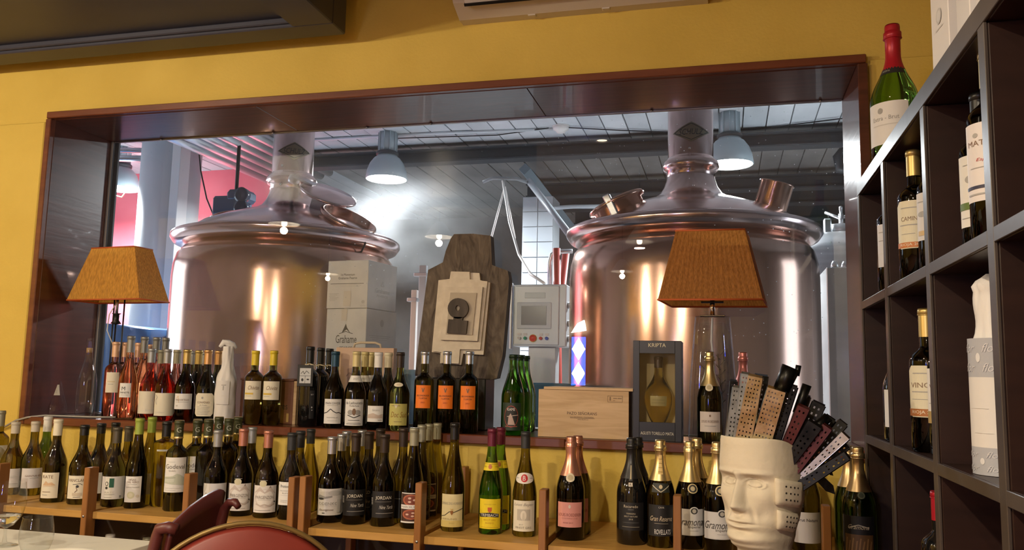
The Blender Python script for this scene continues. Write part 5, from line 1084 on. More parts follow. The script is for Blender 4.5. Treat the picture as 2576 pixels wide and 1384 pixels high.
# cardboard boxes behind the glass
CB = noisy('pale_cardboard', (.44, .43, .42), (.52, .51, .49), (10, 10, 10), .75)
rot = R_(-9)
bz = [1.0, P(860, 897, 3.37).z, P(860, 777, 3.37).z, P(860, 657, 3.37).z]
bq = P(922, 800, 3.34)
for i in range(3):
    h = bz[i+1]-bz[i]; wbx = .212
    c = thing('cardboard_wine_box', ['lowest cardboard wine box of the stack behind the glass', 'cardboard wine box with winged emblem and brand lettering behind the glass', 'topmost cardboard wine box with small print behind the glass'][i], 'box', (bq.x, bq.y, bz[i]+.0005*i), rot+R_(1.5*(i-1)), 'cardboard wine boxes behind the glass')
    MB().bbox(-wbx, 0, 0, .25, 0, h-.001, .002).build('box_body', CB, c)
    tp_ = MB().bbox(-wbx*.56, -wbx*.44, -.0006, .2506, h-.0008, h+.0002, .0001).build('tape', M('packing_tape', (.50, .44, .36), .3), c)
    if i == 2:
        els = [('t', '1st Momentum', 0, .70, .34, .05, K), ('t', 'Grahame Pearce', 0, .63, .46, .05, K), ('r', -.42, .40, .505, .515, K), ('r', -.36, .34, .47, .476, GRY), ('r', -.30, .3, .445, .45, GRY), ('r', -.08, .10, .04, .36, (.44, .40, .35)), ('e', .40, .13, .04, .035, GRY), ('t', 'RECYCLE', .40, .05, .12, .02, GRY)]+lines(-.44, -.2, .30, 6, .028, GRY, .01)
        flat_print('box_print', els, wbx, h, c, (-wbx/2, 0, 0), (1, 0, 0), (0, 0, 1), (0, -1, 0))
        s2 = [('t', 'Grahame', 0, .40, .5, .10, GRY), ('t', 'PEARCE', 0, .29, .38, .05, GRY), ('p', [(-.06, .5), (0, .62), (.06, .5)], GRY)]
        flat_print('box_print', s2, .25, h, c, (0, .125, 0), (0, 1, 0), (0, 0, 1), (1, 0, 0))
    if i == 1:
        els = [('t', 'Grahame', .02, .36, .52, .17, K), ('t', '- PEARCE -', .02, .17, .42, .07, K), ('p', [(-.10, .48), (-.04, .60), (.0, .68), (.03, .60), (.12, .48), (.02, .56)], K), ('l', [(-.16, .47), (.0, .52), (.18, .47)], .012, K), ('r', -.12, .02, .74, .99, (.44, .40, .35))]
        flat_print('box_print', els, wbx, h, c, (-wbx/2, 0, 0), (1, 0, 0), (0, 0, 1), (0, -1, 0))
        s2 = [('r', -.40, .30, .44, .45, GRY), ('r', -.36, .26, .40, .41, GRY), ('r', -.3, .2, .36, .366, GRY), ('e', .0, .72, .06, .08, GRY)]
        flat_print('box_print', s2, .25, h, c, (0, .125, 0), (0, 1, 0), (0, 0, 1), (1, 0, 0))
# stone and timber plaque on a dark plinth
YP = 3.20
pq = P(1150, 950, YP)
pla = thing('stone_plaque', 'dark timber plaque with stepped cream stone layers and a keyhole figure', 'sculpture', (pq.x, YP, SILL))
ploc = Vector(pla.location)
def ppoly(pts, Y): 
    out = []
    for px, py in pts:
        q = P(px, py, Y)-ploc; out.append((q.x, q.z))
    return out[::-1]
TIM = noisy('dark_old_timber', (.065, .048, .036), (.17, .135, .10), (22, 22, 7), .85, bump=1.0, detail=10, dist=2.0)
STN = noisy('cream_stone', (.58, .51, .40), (.68, .61, .49), (30, 30, 30), .85, bump=.25)
CHR = noisy('charred_wood', (.05, .04, .032), (.10, .08, .065), (30, 30, 5), .8, bump=.6)
slab = [(1142, 589), (1190, 588), (1234, 593), (1238, 667), (1277, 681), (1281, 702), (1264, 895), (1250, 952), (1225, 958), (1044, 946), (1049, 895), (1077, 679), (1114, 660), (1121, 632), (1134, 600)]
MB().prism(ppoly(slab, YP), 0, .05).build('timber_slab', TIM, pla, fix=True)
MB().prism(ppoly([(1134, 684), (1206, 687), (1208, 705), (1233, 711), (1216, 893), (1165, 890), (1160, 918), (1107, 914), (1108, 889), (1086, 886), (1103, 705), (1131, 702)], YP-.018), -.018, 0).build('stone_layer', STN, pla, fix=True)
MB().prism(ppoly([(1135, 683), (1181, 684), (1182, 703), (1226, 708), (1208, 880), (1157, 879), (1154, 915), (1108, 913), (1110, 886), (1087, 884), (1104, 706), (1132, 703)], YP-.03), -.030, -.018).build('stone_layer', STN, pla, fix=True)
MB().prism(ppoly([(1121, 722), (1214, 722), (1201, 858), (1107, 855)], YP-.045), -.045, -.030).build('stone_layer', STN, pla, fix=True)
MB().prism(ppoly([(1133, 736), (1199, 737), (1188, 843), (1121, 840)], YP-.050), -.050, -.0445).build('recess', M('stone_shade', (.45, .39, .30), .9), pla, fix=True)  # thin raised plate; shade of a sunken panel painted as darker stone
cx, cy, rr_ = 1152, 776, 26
kp = [(cx+rr_*math.cos(a), cy-rr_*math.sin(a)) for a in [R_(-62+k*(304/22)) for k in range(23)]]
kp = [(1165, 799)]+kp[1:-1]+[(1140, 799), (1138, 804), (1128, 802), (1124, 838), (1172, 840), (1176, 806), (1164, 804)]
# keyhole figure as a ring plus foot so the eye is a real hole
ring = MB(); n = 24; Yk = YP-.062
vo = [P(cx+rr_*math.cos(2*PI*k/n), cy-rr_*math.sin(2*PI*k/n), Yk)-ploc for k in range(n)]; vi = [P(cx-1+5*math.cos(2*PI*k/n), cy-1-7*math.sin(2*PI*k/n), Yk)-ploc for k in range(n)]
off = Vector((0, .012, 0)); vs = vo+vi+[v+off for v in vo]+[v+off for v in vi]; fs = []
for k in range(n):
    j = (k+1) % n; fs += [(k, j, n+j, n+k), (2*n+k, 3*n+k, 3*n+j, 2*n+j), (k, 2*n+k, 2*n+j, j), (n+k, n+j, 3*n+j, 3*n+k)]
ring.add(vs, fs); ring.build('keyhole_ring', CHR, pla, fix=True)
MB().prism(ppoly([(1141, 797), (1164, 798), (1163, 806), (1176, 807), (1172, 840), (1124, 838), (1128, 803), (1140, 804)], Yk), -.062, -.0495).build('keyhole_foot', CHR, pla, fix=True)
q0 = P(1046, 960, 3.17); q1 = P(1222, 952, 3.13)
MB().bbox(q0.x-ploc.x+.02, q1.x-ploc.x, -.07, .06, .0005, P(1150, 951, YP).z-SILL, .004).build('plinth', M('plinth_dark', (.018, .016, .016), .35), pla)
# gift box with a bottle behind a window
q0 = P(1592, 1106, 2.962); q1 = P(1714, 858, 2.962)
g = thing('bottle_gift_box', 'tall black bottle gift box with clear front window', 'gift box', ((q0.x+q1.x)/2, 2.962, SILL))
hw = (q1.x-q0.x)/2; hz = q1.z-SILL; dp = .13
BK = M('black_card', (.009, .009, .010), .38); IN = M('inner_gold_card', (.50, .40, .18), .6)
wx = .062; wz0, wz1 = .065, hz-.045
for nm, bb in (('front_frame', (-hw, -wx, 0, .004, 0, hz)), ('front_frame', (wx, hw, 0, .004, 0, hz)), ('front_frame', (-wx, wx, 0, .004, wz1, hz)), ('front_frame', (-wx, wx, 0, .004, 0, wz0)),
               ('side_panel', (-hw, -hw+.004, .0045, dp, 0, hz)), ('side_panel', (hw-.004, hw, .0045, dp, 0, hz)), ('box_top', (-hw+.0045, hw-.0045, .0045, dp, hz-.004, hz)), ('box_base', (-hw+.0045, hw-.0045, .0045, dp, 0, .004))):
    MB().bbox(*bb, .0008).build(nm, BK, g)
MB().box(-hw+.0045, hw-.0045, dp-.006, dp-.001, .0045, hz-.0045).build('inner_back', IN, g)
obj('clear_window', mesh('w', [(-wx, .002, wz0), (wx, .002, wz0), (wx, .002, wz1), (-wx, .002, wz1)], [(0, 1, 2, 3)]), thin_glass('film', (.95, .95, .95)), g)
flat_print('lettering', [('t', 'KRIPTA', 0, .955, .36, .038, (.72, .66, .45)), ('t', 'AGUSTI TORELLO MATA', 0, .075, .68, .030, (.66, .62, .50))], 2*hw, hz, g, (0, 0, 0), (1, 0, 0), (0, 0, 1), (0, -1, 0))
flat_print('side_print', [('e', .1, .55, .3, .10, (.30, .24, .05)), ('p', [(-.3, .3), (0, .45), (.3, .35), (.2, .1), (-.2, .12)], (.08, .07, .06)), ('e', 0, .78, .2, .05, (.06, .07, .10))], dp, hz, g, (hw, dp/2, 0), (0, 1, 0), (0, 0, 1), (1, 0, 0))
bottle(0, 0, 0, SILL+.045, 'amphora', 'amber', 'dkbrown', 'amber round-bodied bottle inside the black gift box', None, [(.30, .44, .06, (.30, .26, .10), [('r', -.4, .4, .3, .34, (.2, .17, .06)), ('r', -.35, .35, .6, .64, (.2, .17, .06))])], H=hz-.045-.055, xy=(g.location.x, 2.962+.062), capz=.84)
MB().lathe([(.034, .0045), (.032, .043), (.02, .0445)], 20, M=Matrix.Translation((0, .062, 0))).build('cradle', BK, g)

# ---------------------------------------------------------------- lamps
def shade(t, bot, top, mat, rim, inner):
    "rectangular tapering shade from four bottom and four top corners, with trim cords"
    vs = []; fs = []; nseg = 18
    for (b0, b1, t0, t1) in ((bot[i], bot[(i+1) % 4], top[i], top[(i+1) % 4]) for i in range(4)):
        for k in range(nseg):
            a = k/nseg; b = (k+1)/nseg
            p0 = b0.lerp(b1, a); p1 = b0.lerp(b1, b); p2 = t0.lerp(t1, b); p3 = t0.lerp(t1, a)
            nrm = (p1-p0).cross(p3-p0).normalized()*.0011
            pm0 = p0.lerp(p1, .5)+nrm; pm1 = p3.lerp(p2, .5)+nrm
            q = len(vs); vs += [p0, pm0, p1, p2, pm1, p3]; fs += [(q, q+1, q+4, q+5), (q+1, q+2, q+3, q+4)]
    obj('pleated_shade', mesh('shade', vs, fs), mat, t)
    for ring in (bot, top):
        MB().tube(list(ring)+[ring[0]], .0035, 6).build('shade_trim', rim, t)
def shade_mat(name, col):
    m = M(name, col, .7); nt = m.node_tree; N = nt.nodes; L = nt.links; b = N['Principled BSDF']
    tr = N.new('ShaderNodeBsdfTranslucent'); tr.inputs[0].default_value = (*col, 1); mx = N.new('ShaderNodeMixShader'); mx.inputs[0].default_value = .4
    tc = N.new('ShaderNodeTexCoord'); wv = N.new('ShaderNodeTexNoise'); mp = N.new('ShaderNodeMapping'); mp.inputs['Scale'].default_value = (300, 300, 4); wv.inputs['Scale'].default_value = 1
    L.new(tc.outputs['Object'], mp.inputs[0]); L.new(mp.outputs[0], wv.inputs['Vector'])
    cr = N.new('ShaderNodeValToRGB'); cr.color_ramp.elements[0].color = (col[0]*.75, col[1]*.7, col[2]*.6, 1); cr.color_ramp.elements[1].color = (min(1, col[0]*1.15), col[1]*1.15, col[2]*1.2, 1)
    cr.color_ramp.elements[0].position = .35; cr.color_ramp.elements[1].position = .65
    L.new(wv.outputs[0], cr.inputs[0]); L.new(cr.outputs[0], b.inputs['Base Color']); L.new(cr.outputs[0], tr.inputs[0])
    o = N['Material Output']; L.new(b.outputs[0], mx.inputs[1]); L.new(tr.outputs[0], mx.inputs[2]); L.new(mx.outputs[0], o.inputs[0]); return m
def onz(px, py, z):
    d = ray(px, py); return Vector((0, 0, EYE))+d*((z-EYE)/d.z)
RIM = M('rust_trim', (.50, .10, .02), .6)
# bottle-rod lamp on the left of the sill
n0 = P(350, 752, 2.985); zb = n0.z
lc = P(167, 761, 3.03); rc = P(425, 770, 3.16)
b0 = Vector((lc.x, lc.y, zb)); b1 = Vector((n0.x, n0.y, zb)); b2 = Vector((rc.x, rc.y, zb)); b3 = b0+(b2-b1)
n1 = P(343, 620, 3.03); zt = n1.z
c = (b0+b2)/2
def topc(v, s=.58): d = v-c; return Vector((c.x+d.x*s, c.y+d.y*s, zt))
LL = thing('table_lamp', 'table lamp with orange pleated shade on thin black rods', 'lamp', (c.x, c.y, SILL))
lo_ = Vector(LL.location)
shade(LL, [v-lo_ for v in (b0, b1, b2, b3)], [topc(v, .60)-lo_ for v in (b0, b1, b2, b3)], shade_mat('orange_pleats', (.70, .35, .05)), RIM, None)
sz_ = zb-SILL
MB().lathe([(.055, .001), (.055, .010), (.02, .014), (.0, .014)], 20).build('base_plate', BLACKM(), LL)
for dx, dy, z1 in ((-.018, 0, sz_+.01), (.030, .006, sz_+.05), (.006, -.010, sz_-.10)):
    MB().tube([(dx, dy, .008), (dx, dy, z1)], .0035, 8).build('rod', BLACKM(), LL)
MB().lathe([(.0, sz_-.105), (.022, sz_-.10), (.012, sz_-.085), (.012, sz_-.06), (.02, sz_-.055), (.0, sz_-.053)], 16, M=Matrix.Translation((.006, -.01, 0))).build('candle_cup', BLACKM(), LL)
MB().tube([(.006, -.010, sz_-.055), (.006, -.01, sz_+.02)], .006, 10).build('stem', AL, LL)
MB().lathe([(.0, sz_+.012), (.030, sz_+.010), (.030, sz_+.014), (0, sz_+.016)], 16, M=Matrix.Translation((.006, -.01, 0))).build('drip_dish', BLACKM(), LL)
MB().lathe([(.012, sz_+.016), (.012, sz_+.07), (0, sz_+.072)], 14, M=Matrix.Translation((.006, -.01, 0))).build('bulb_socket', M('brass_socket', (.45, .33, .12), .35, .8), LL)
MB().tube([(.006, -.01, sz_+.0), (-.03, -.012, sz_-.06), (-.035, -.012, sz_-.13), (.0, -.012, sz_-.19)], .0025, 6).build('flex', M('clear_flex', (.6, .6, .58), .3), LL)
m = MB()
for v in (b0, b1, b2, b3): tv = topc(v, .6)-lo_; m.tube([(.006, -.01, zt-lo_.z-.03), tv], .0018, 5)
m.tube([(.006, -.01, sz_+.07), (.006, -.01, zt-lo_.z-.03)], .004, 6)
m.build('shade_carrier', BLACKM(), LL)
tag(MB().tube([P(0, 1080, 2.905), P(40, 1058, 2.895), P(70, 1050, 2.897), Vector((-2.80, 2.94, SILL+.005)), Vector((-2.6, 2.955, SILL+.005)), Vector((-2.42, 3.0, SILL+.006)), P(285, 1040, 3.05)+Vector((0, 0, .0))], .0045, 6).build('lamp_cord', M('grey_cord', (.33, .31, .27), .5)), 'thin grey lamp cord trailing along the sill and down the wall', 'cord')
# glass table lamp on the right
b0 = P(1655, 754, 2.90); zb = b0.z
b1v = P(1919, 754, 2.895); b1 = Vector((b1v.x, b0.y-.005, zb)); b0 = Vector((b0.x, b0.y, zb))
dpt = Vector((.03, .30, 0)); b2 = b1+dpt; b3 = b0+dpt
zt = P(1780, 577, 2.95).z
tl = P(1700, 582, 2.965); tr = P(1873, 575, 2.965)
t0 = Vector((tl.x, 2.965, zt)); t1 = Vector((tr.x, 2.965, zt)); dt = Vector((.02, .18, 0)); t2 = t1+dt; t3 = t0+dt
c = (b0+b2)/2
LR = thing('glass_table_lamp', 'table lamp with orange rectangular shade on a tall clear glass body', 'lamp', (P(1793, 900, 3.07).x, 3.07, SILL))
lo_ = Vector(LR.location)
shade(LR, [v-lo_ for v in (b0, b1, b2, b3)], [v-lo_ for v in (t0, t1, t2, t3)], shade_mat('orange_weave', (.46, .19, .035)), RIM, None)
zgt = P(1793, 797, 3.07).z-SILL
gh = zgt
# tall flat glass body, narrowing upward
def loop(w, d, z, n=24, e=.45):
    o = []
    for k in range(n):
        a = 2*PI*k/n; ca, sa = math.cos(a), math.sin(a)
        o.append(Vector((w*math.copysign(abs(ca)**e, ca), d*math.copysign(abs(sa)**e, sa), z)))
    return o
vs = []; rings = [(.086, .05, .002), (.088, .052, .02), (.082, .05, gh*.45), (.068, .046, gh*.85), (.062, .044, gh-.004), (.060, .042, gh)]
for r in rings: vs += loop(*r)
fs = [(i*24+k, i*24+(k+1) % 24, (i+1)*24+(k+1) % 24, (i+1)*24+k) for i in range(len(rings)-1) for k in range(24)]
fs += [tuple(range(23, -1, -1)), tuple(range((len(rings)-1)*24, len(rings)*24))]
obj('glass_body', mesh('glass_body', vs, fs, True), thin_glass('lamp_glass', (.88, .91, .96), .0, 1.5), LR)
CRM_ = M('chrome', (.8, .8, .82), .12, 1)
MB().bbox(-.045, .045, -.025, .025, gh, gh+.005, .002).build('chrome_cap', CRM_, LR)
MB().tube([(0, 0, gh+.004), (0, 0, zb-SILL+.02)], .009, 12).build('chrome_stem', CRM_, LR)
MB().lathe([(.018, zb-SILL+.018), (.018, zb-SILL+.07), (0, zb-SILL+.075)], 16).build('bulb_socket', BLACKM(), LR)
MB().bbox(-.04, .04, -.02, .02, zb-SILL+.004, zb-SILL+.008, .001).build('shade_plate', BLACKM(), LR)
m = MB()
for v in (t0, t1, t2, t3): m.tube([(0, 0, zt-SILL-.03), v-lo_], .0018, 5)
m.tube([(0, 0, zb-SILL+.07), (0, 0, zt-SILL-.03)], .004, 6)
m.build('shade_carrier', BLACKM(), LR)
MB().tube([(0, 0, gh-.004), (-.004, 0, gh*.8), (.006, .004, gh*.55), (-.006, .0, gh*.3), (.0, .004, .02)], .0035, 6).build('inner_cord', M('pale_cord', (.62, .60, .56), .5), LR)
for k in range(2):
    m = MB(); s = (-1, 1)[k]
    m.tube([(s*.02, 0, .01), (s*.03, .01, gh*.35), (s*.018, .0, gh*.7)], .0018, 5)
    for j in range(12):
        zz = gh*(.25+.04*j); m.tube([(s*.027, .005, zz), (s*.027+.016*(1 if j % 2 else -1), .005, zz+.018)], .0012, 4)
    m.build('dried_sprig', M('dried_twig', (.10, .07, .05), .8), LR)

# ================================================================ stone head with metal headdress
HY = 1.92
hq = P(1905, 1365, HY)
hd = thing('stone_bust', 'carved cream stone head wearing a headdress of perforated metal strips', 'sculpture', (hq.x+.012, HY+.02, hq.z-.085), R_(-35))
HSC = .0
def interp(tab, z):
    if z <= tab[0][0]: return tab[0][1]
    for (a, va), (b, vb) in zip(tab, tab[1:]):
        if z <= b:
            t = (z-a)/(b-a); t = t*t*(3-2*t); return va+(vb-va)*t
    return tab[-1][1]
SIDE = [(-.085, .066), (-.05, .052), (-.015, .054), (.02, .062), (.06, .073), (.11, .080), (.16, .083), (.22, .080), (.25, .077)]
FRONT = [(-.085, .070), (-.05, .040), (-.02, .045), (.0, .076), (.016, .088), (.030, .083), (.046, .088), (.07, .086), (.10, .084), (.135, .081), (.152, .090), (.17, .092), (.21, .090), (.25, .084)]
BACK = [(-.085, .075), (-.03, .066), (.04, .078), (.10, .098), (.16, .106), (.22, .098), (.25, .09)]
g2 = lambda x, s: math.exp(-(x/s)**2)
def head_r(phi, z):
    b = interp(SIDE, z); f = interp(FRONT, z) if math.cos(phi) > 0 else interp(BACK, z)
    e = 2.35
    r = (abs(math.sin(phi)/b)**e+abs(math.cos(phi)/f)**e)**(-1/e)
    if math.cos(phi) > .15:
        x = r*math.sin(phi); ax = abs(x)
        if .070 < z < .158:
            t = (z-.070)/.088
            if z < .082: h = .031*max(0, (z-.070)/.012)**.6
            else: h = .031-(z-.082)/.076*.026
            wn_ = .017-.008*max(0, (z-.082)/.076)
            r += h*max(0, 1-(ax/wn_)**1.6) if ax < wn_ else 0
        r += .005*g2(ax-.016, .006)*g2(z-.078, .007)                        # nostril wings
        r -= .021*g2(ax-.031, .016)*g2(z-.134, .012)                        # sockets
        de = ((ax-.031)/.0165)**2+((z-.1305+.06*(ax-.031))/.0075)**2
        if de < 1: r += .0115*math.sqrt(1-de)+.001
        elif de < 1.25: r -= .001
        elif de < 2.3: r += .0045*(1-abs(de-1.75)/.55)
        r += .0065*g2(ax-.030, .028)*g2(z-.153-.10*min(0, (.03-ax))*0, .0055)  # brow
        r += .005*g2(ax-.052, .016)*g2(z-.105, .018)                        # cheekbone
        r -= .006*g2(ax-.047, .013)*g2(z-.066, .020)                        # hollow cheek
        r -= .0050*g2(ax-.028-.25*(.075-z), .005)*g2(z-.066, .015)          # fold from nose to mouth
        r += .0085*g2(x, .024)*g2(z-.0525, .0042)                           # lips
        r += .0090*g2(x, .021)*g2(z-.0395, .0048)
        r -= .0075*g2(x, .029)*g2(z-.0462, .0022)
        r -= .0045*g2(x, .020)*g2(z-.030, .0055)
        r += .0060*g2(x, .022)*g2(z-.012, .011)                             # chin
        r -= .0025*g2(x, .006)*g2(z-.063, .006)
    return r
NP, NZ = 210, 170
vs = []; fs = []
zlo = -.085
for j in range(NZ+1):
    for i in range(NP):
        ph = -PI+2*PI*i/NP
        ztop = .198+.040*math.cos(ph)-.012*math.cos(2*ph)
        z = zlo+(ztop-zlo)*j/NZ; r = head_r(ph, z)
        if j == NZ: r *= .985
        vs.append((r*math.sin(ph), -r*math.cos(ph), z+.085))
for j in range(NZ):
    for i in range(NP):
        k = (i+1) % NP; fs.append((j*NP+i, j*NP+k, (j+1)*NP+k, (j+1)*NP+i))
fs.append(tuple(range(NP-1, -1, -1)))
cen = len(vs); vs.append((0, 0, .28))
for i in range(NP): fs.append((NZ*NP+i, NZ*NP+(i+1) % NP, cen))
HST = noisy('cream_head_stone', (.56, .50, .37), (.64, .57, .44), (14, 14, 14), .85, bump=.14, bscale=60)
obj('head', mesh('head', vs, fs, True), HST, hd)
# carved ear plates, following the side of the head that faces the room
for k, (za, zb_, pa, pb, th) in enumerate(((.092, .146, 50, 100, .013), (.040, .080, 54, 98, .012))):
    vs = []; fs = []; na, nb = 10, 6
    for lay in (-.006, th):
        for j in range(nb+1):
            for i in range(na+1):
                ph = R_(pa+(pb-pa)*i/na); z = za+(zb_-za)*j/nb-.012*(i/na); e_ = min(i, na-i, j, nb-j)
                r = head_r(ph, z)+(lay if lay < 0 else lay-(.004 if e_ == 0 else 0))
                vs.append((r*math.sin(ph), -r*math.cos(ph), z+.085))
    n1 = (na+1)*(nb+1)
    for j in range(nb):
        for i in range(na): q = j*(na+1)+i; fs += [(n1+q, n1+q+1, n1+q+na+2, n1+q+na+1), (q, q+na+1, q+na+2, q+1)]
    edge = [i for i in range(na+1)]+[j*(na+1)+na for j in range(1, nb+1)]+[nb*(na+1)+i for i in range(na-1, -1, -1)]+[j*(na+1) for j in range(nb-1, 0, -1)]
    for a_, b_ in zip(edge, edge[1:]+edge[:1]): fs.append((a_, b_, n1+b_, n1+a_))
    e = obj('ear_plate', mesh('ear_plate', vs, fs, True), HST, hd)
    m = MB()
    for a_ in range(4):
        for b_ in range(3):
            ph = R_(pa+13+7*a_); z = za+(zb_-za)*(.25+.25*b_)-.012*(13+7*a_)/(pb-pa); r = head_r(ph, z)+th+.0002
            m.lathe([(0, .0), (.0022, .0)], 8, M=Matrix.Translation((r*math.sin(ph), -r*math.cos(ph), z+.085)) @ Matrix.Rotation(ph-PI/2, 4, 'Z') @ Matrix.Rotation(R_(90), 4, 'Y'))
    o = m.build('hole_shade_dot', M('hole_shade', (.05, .042, .03), .9), e); o['kind'] = 'stuff'  # flat dark discs, the shade inside holes put into their colour
# plinth block under the head
tag(MB().bbox(-.13, .13, -.13, .13, 0, hd.location.z-.0005, .006).build('plaster_pedestal', noisy('dark_pedestal', (.05, .03, .02), (.08, .05, .03), (4, 4, 10), .5), None, (hd.location.x, hd.location.y, 0), (0, 0, R_(-20))), 'dark square pedestal carrying the stone head', 'pedestal')
# headdress
MET = {'steel': noisy('old_steel', (.20, .22, .21), (.32, .34, .32), (40, 40, 40), .38, .9, rvar=.1), 'brass': noisy('aged_brass', (.46, .38, .22), (.64, .55, .36), (30, 30, 30), .24, 1.0, rvar=.1, bump=.1),
       'dark': noisy('blackened_steel', (.006, .006, .006), (.026, .025, .022), (30, 30, 30), .34, .85, rvar=.1), 'red': noisy('oxblood_metal', (.055, .010, .009), (.10, .020, .016), (30, 30, 30), .35, .5), 'pale': noisy('lit_strip_metal', (.36, .34, .30), (.52, .50, .45), (30, 30, 30), .22, 1.0)}
inv = (Matrix.Translation(hd.location) @ Matrix.Rotation(R_(-35), 4, 'Z')).inverted()
cs = lambda x, y: (1780+x*.34976, 900+y*.34971)
def strip(bx, by, tx, ty, w0, w1, Yb, Yt, mat, holes=(3, 12), flange=.014, skew=0, tip=True):
    a = P(*cs(bx, by), Yb); b = P(*cs(tx, ty), Yt); ax = (b-a); Ln = ax.length; ax.normalize()
    view = (Vector((0, 0, EYE))-a).normalized(); wd = ax.cross(view).normalized(); wd = (wd*math.cos(skew)+ax.cross(wd)*math.sin(skew)).normalized(); nn = wd.cross(ax).normalized()
    if nn.dot(view) < 0: nn = -nn
    k = HY/2074*.34976*1.03
    hx, hy = holes; nx = 2*hx+1; ny = 2*hy+1
    vs = []; fs = []
    us = [0]
    for i in range(nx): us.append(us[-1]+(1.25 if i % 2 == 0 else .75))
    us = [u/us[-1] for u in us]; vv = [0]
    for j in range(ny): vv.append(vv[-1]+(1.5 if j % 2 == 0 else .8))
    vv = [v/vv[-1] for v in vv]
    for v in vv:
        w_ = (w0+(w1-w0)*v)*k
        for u in us: vs.append(a+ax*(Ln*v)+wd*((u-.5)*w_))
    nu = nx+1; rnd = random.Random(int(bx*7+ty))
    for j in range(ny):
        for i in range(nx):
            if i % 2 == 1 and j % 2 == 1 and 0 < j < ny-1 and rnd.random() < .86: continue
            q = j*nu+i; fs.append((q, q+1, q+nu+1, q+nu))
    # folded side flanges
    for side in (0, nx):
        base = len(vs)
        for j in range(ny+1): vs.append(vs[j*nu+side]-nn*flange+wd*(.002 if side else -.002))
        for j in range(ny): fs.append((j*nu+side, (j+1)*nu+side, base+j+1, base+j))
    if tip:
        base = len(vs); top = ny*nu
        vs += [vs[top]-nn*flange*.9+ax*.004, vs[top+nx]-nn*flange*.9+ax*.004]
        for i in range(nx): pass
        fs.append(tuple([top+i for i in range(nx+1)]+[base+1, base]))
    o = obj('metal_strip', mesh('metal_strip', [inv @ v for v in vs], fs), MET[mat], hd)
    md = o.modifiers.new('s', 'SOLIDIFY'); md.thickness = .0012
    return o
F0 = HY
strip(150, 640, 186, 170, 40, 42, F0+.0, F0-.005, 'dark', (2, 14))
strip(160, 650, 205, 215, 66, 40, F0-.02, F0-.03, 'steel', (2, 13))
strip(205, 640, 272, 118, 52, 52, F0-.028, F0-.04, 'steel', (2, 15))
strip(330, 640, 385, 130, 70, 80, F0+.0, F0+.0, 'dark', (2, 14))
strip(245, 650, 342, 138, 104, 88, F0-.040, F0-.055, 'brass', (4, 16))
strip(440, 700, 575, 230, 60, 70, F0+.0, F0+.0, 'dark', (2, 13))
strip(362, 690, 495, 232, 118, 112, F0-.038, F0-.055, 'brass', (5, 14))
strip(455, 710, 615, 205, 48, 52, F0-.025, F0-.03, 'steel', (2, 15)).material_slots[0].material = MET['dark']
strip(520, 730, 690, 360, 50, 72, F0-.025, F0-.04, 'red', (2, 9))
strip(545, 745, 700, 270, 50, 70, F0+.03, F0+.04, 'dark', (2, 10))
strip(575, 770, 770, 480, 60, 90, F0-.03, F0-.045, 'dark', (2, 8))
strip(590, 780, 800, 330, 60, 80, F0+.02, F0+.02, 'dark', (2, 10))
strip(620, 820, 860, 500, 52, 60, F0-.02, F0-.03, 'red', (2, 8))
strip(610, 800, 885, 430, 50, 66, F0+.02, F0+.03, 'dark', (2, 9))
strip(640, 850, 975, 465, 50, 60, F0+.01, F0+.02, 'dark', (2, 10))
strip(650, 880, 990, 560, 36, 60, F0-.01, F0-.02, 'pale', (2, 10))  # strip in bright light, its brightness put into the metal colour
strip(650, 890, 1000, 620, 50, 60, F0-.0, F0+.01, 'dark', (2, 10))
strip(660, 925, 1000, 705, 62, 52, F0-.02, F0-.03, 'dark', (2, 9))
def tubeob(bx, by, tx, ty, r0, r1, Y, mat, name='metal_tube'):
    a = P(*cs(bx, by), Y); b = P(*cs(tx, ty), Y)
    m = MB(); m.tube([inv @ a, inv @ a.lerp(b, .5), inv @ b], [r0, (r0+r1)/2, r1], 12)
    m.build(name, MET[mat], hd)
tubeob(530, 230, 600, 70, .017, .020, F0-.03, 'dark'); tubeob(640, 130, 655, 55, .006, .006, F0-.03, 'dark', 'metal_prong'); tubeob(560, 110, 545, 60, .006, .004, F0-.03, 'dark', 'metal_prong')
tubeob(640, 400, 715, 195, .009, .010, F0-.01, 'dark'); tubeob(720, 560, 870, 425, .011, .011, F0, 'dark')
for pts in ([(760, 860), (850, 960), (918, 985), (905, 920), (830, 850)], [(830, 770), (880, 845), (905, 850), (890, 800)]):
    vs = [inv @ P(*cs(x, y), F0+.05) for x, y in pts]; 
    o = obj('metal_leaf', mesh('metal_leaf', vs, [tuple(range(len(vs)))]), MET['dark'], hd); md = o.modifiers.new('s', 'SOLIDIFY'); md.thickness = .0015

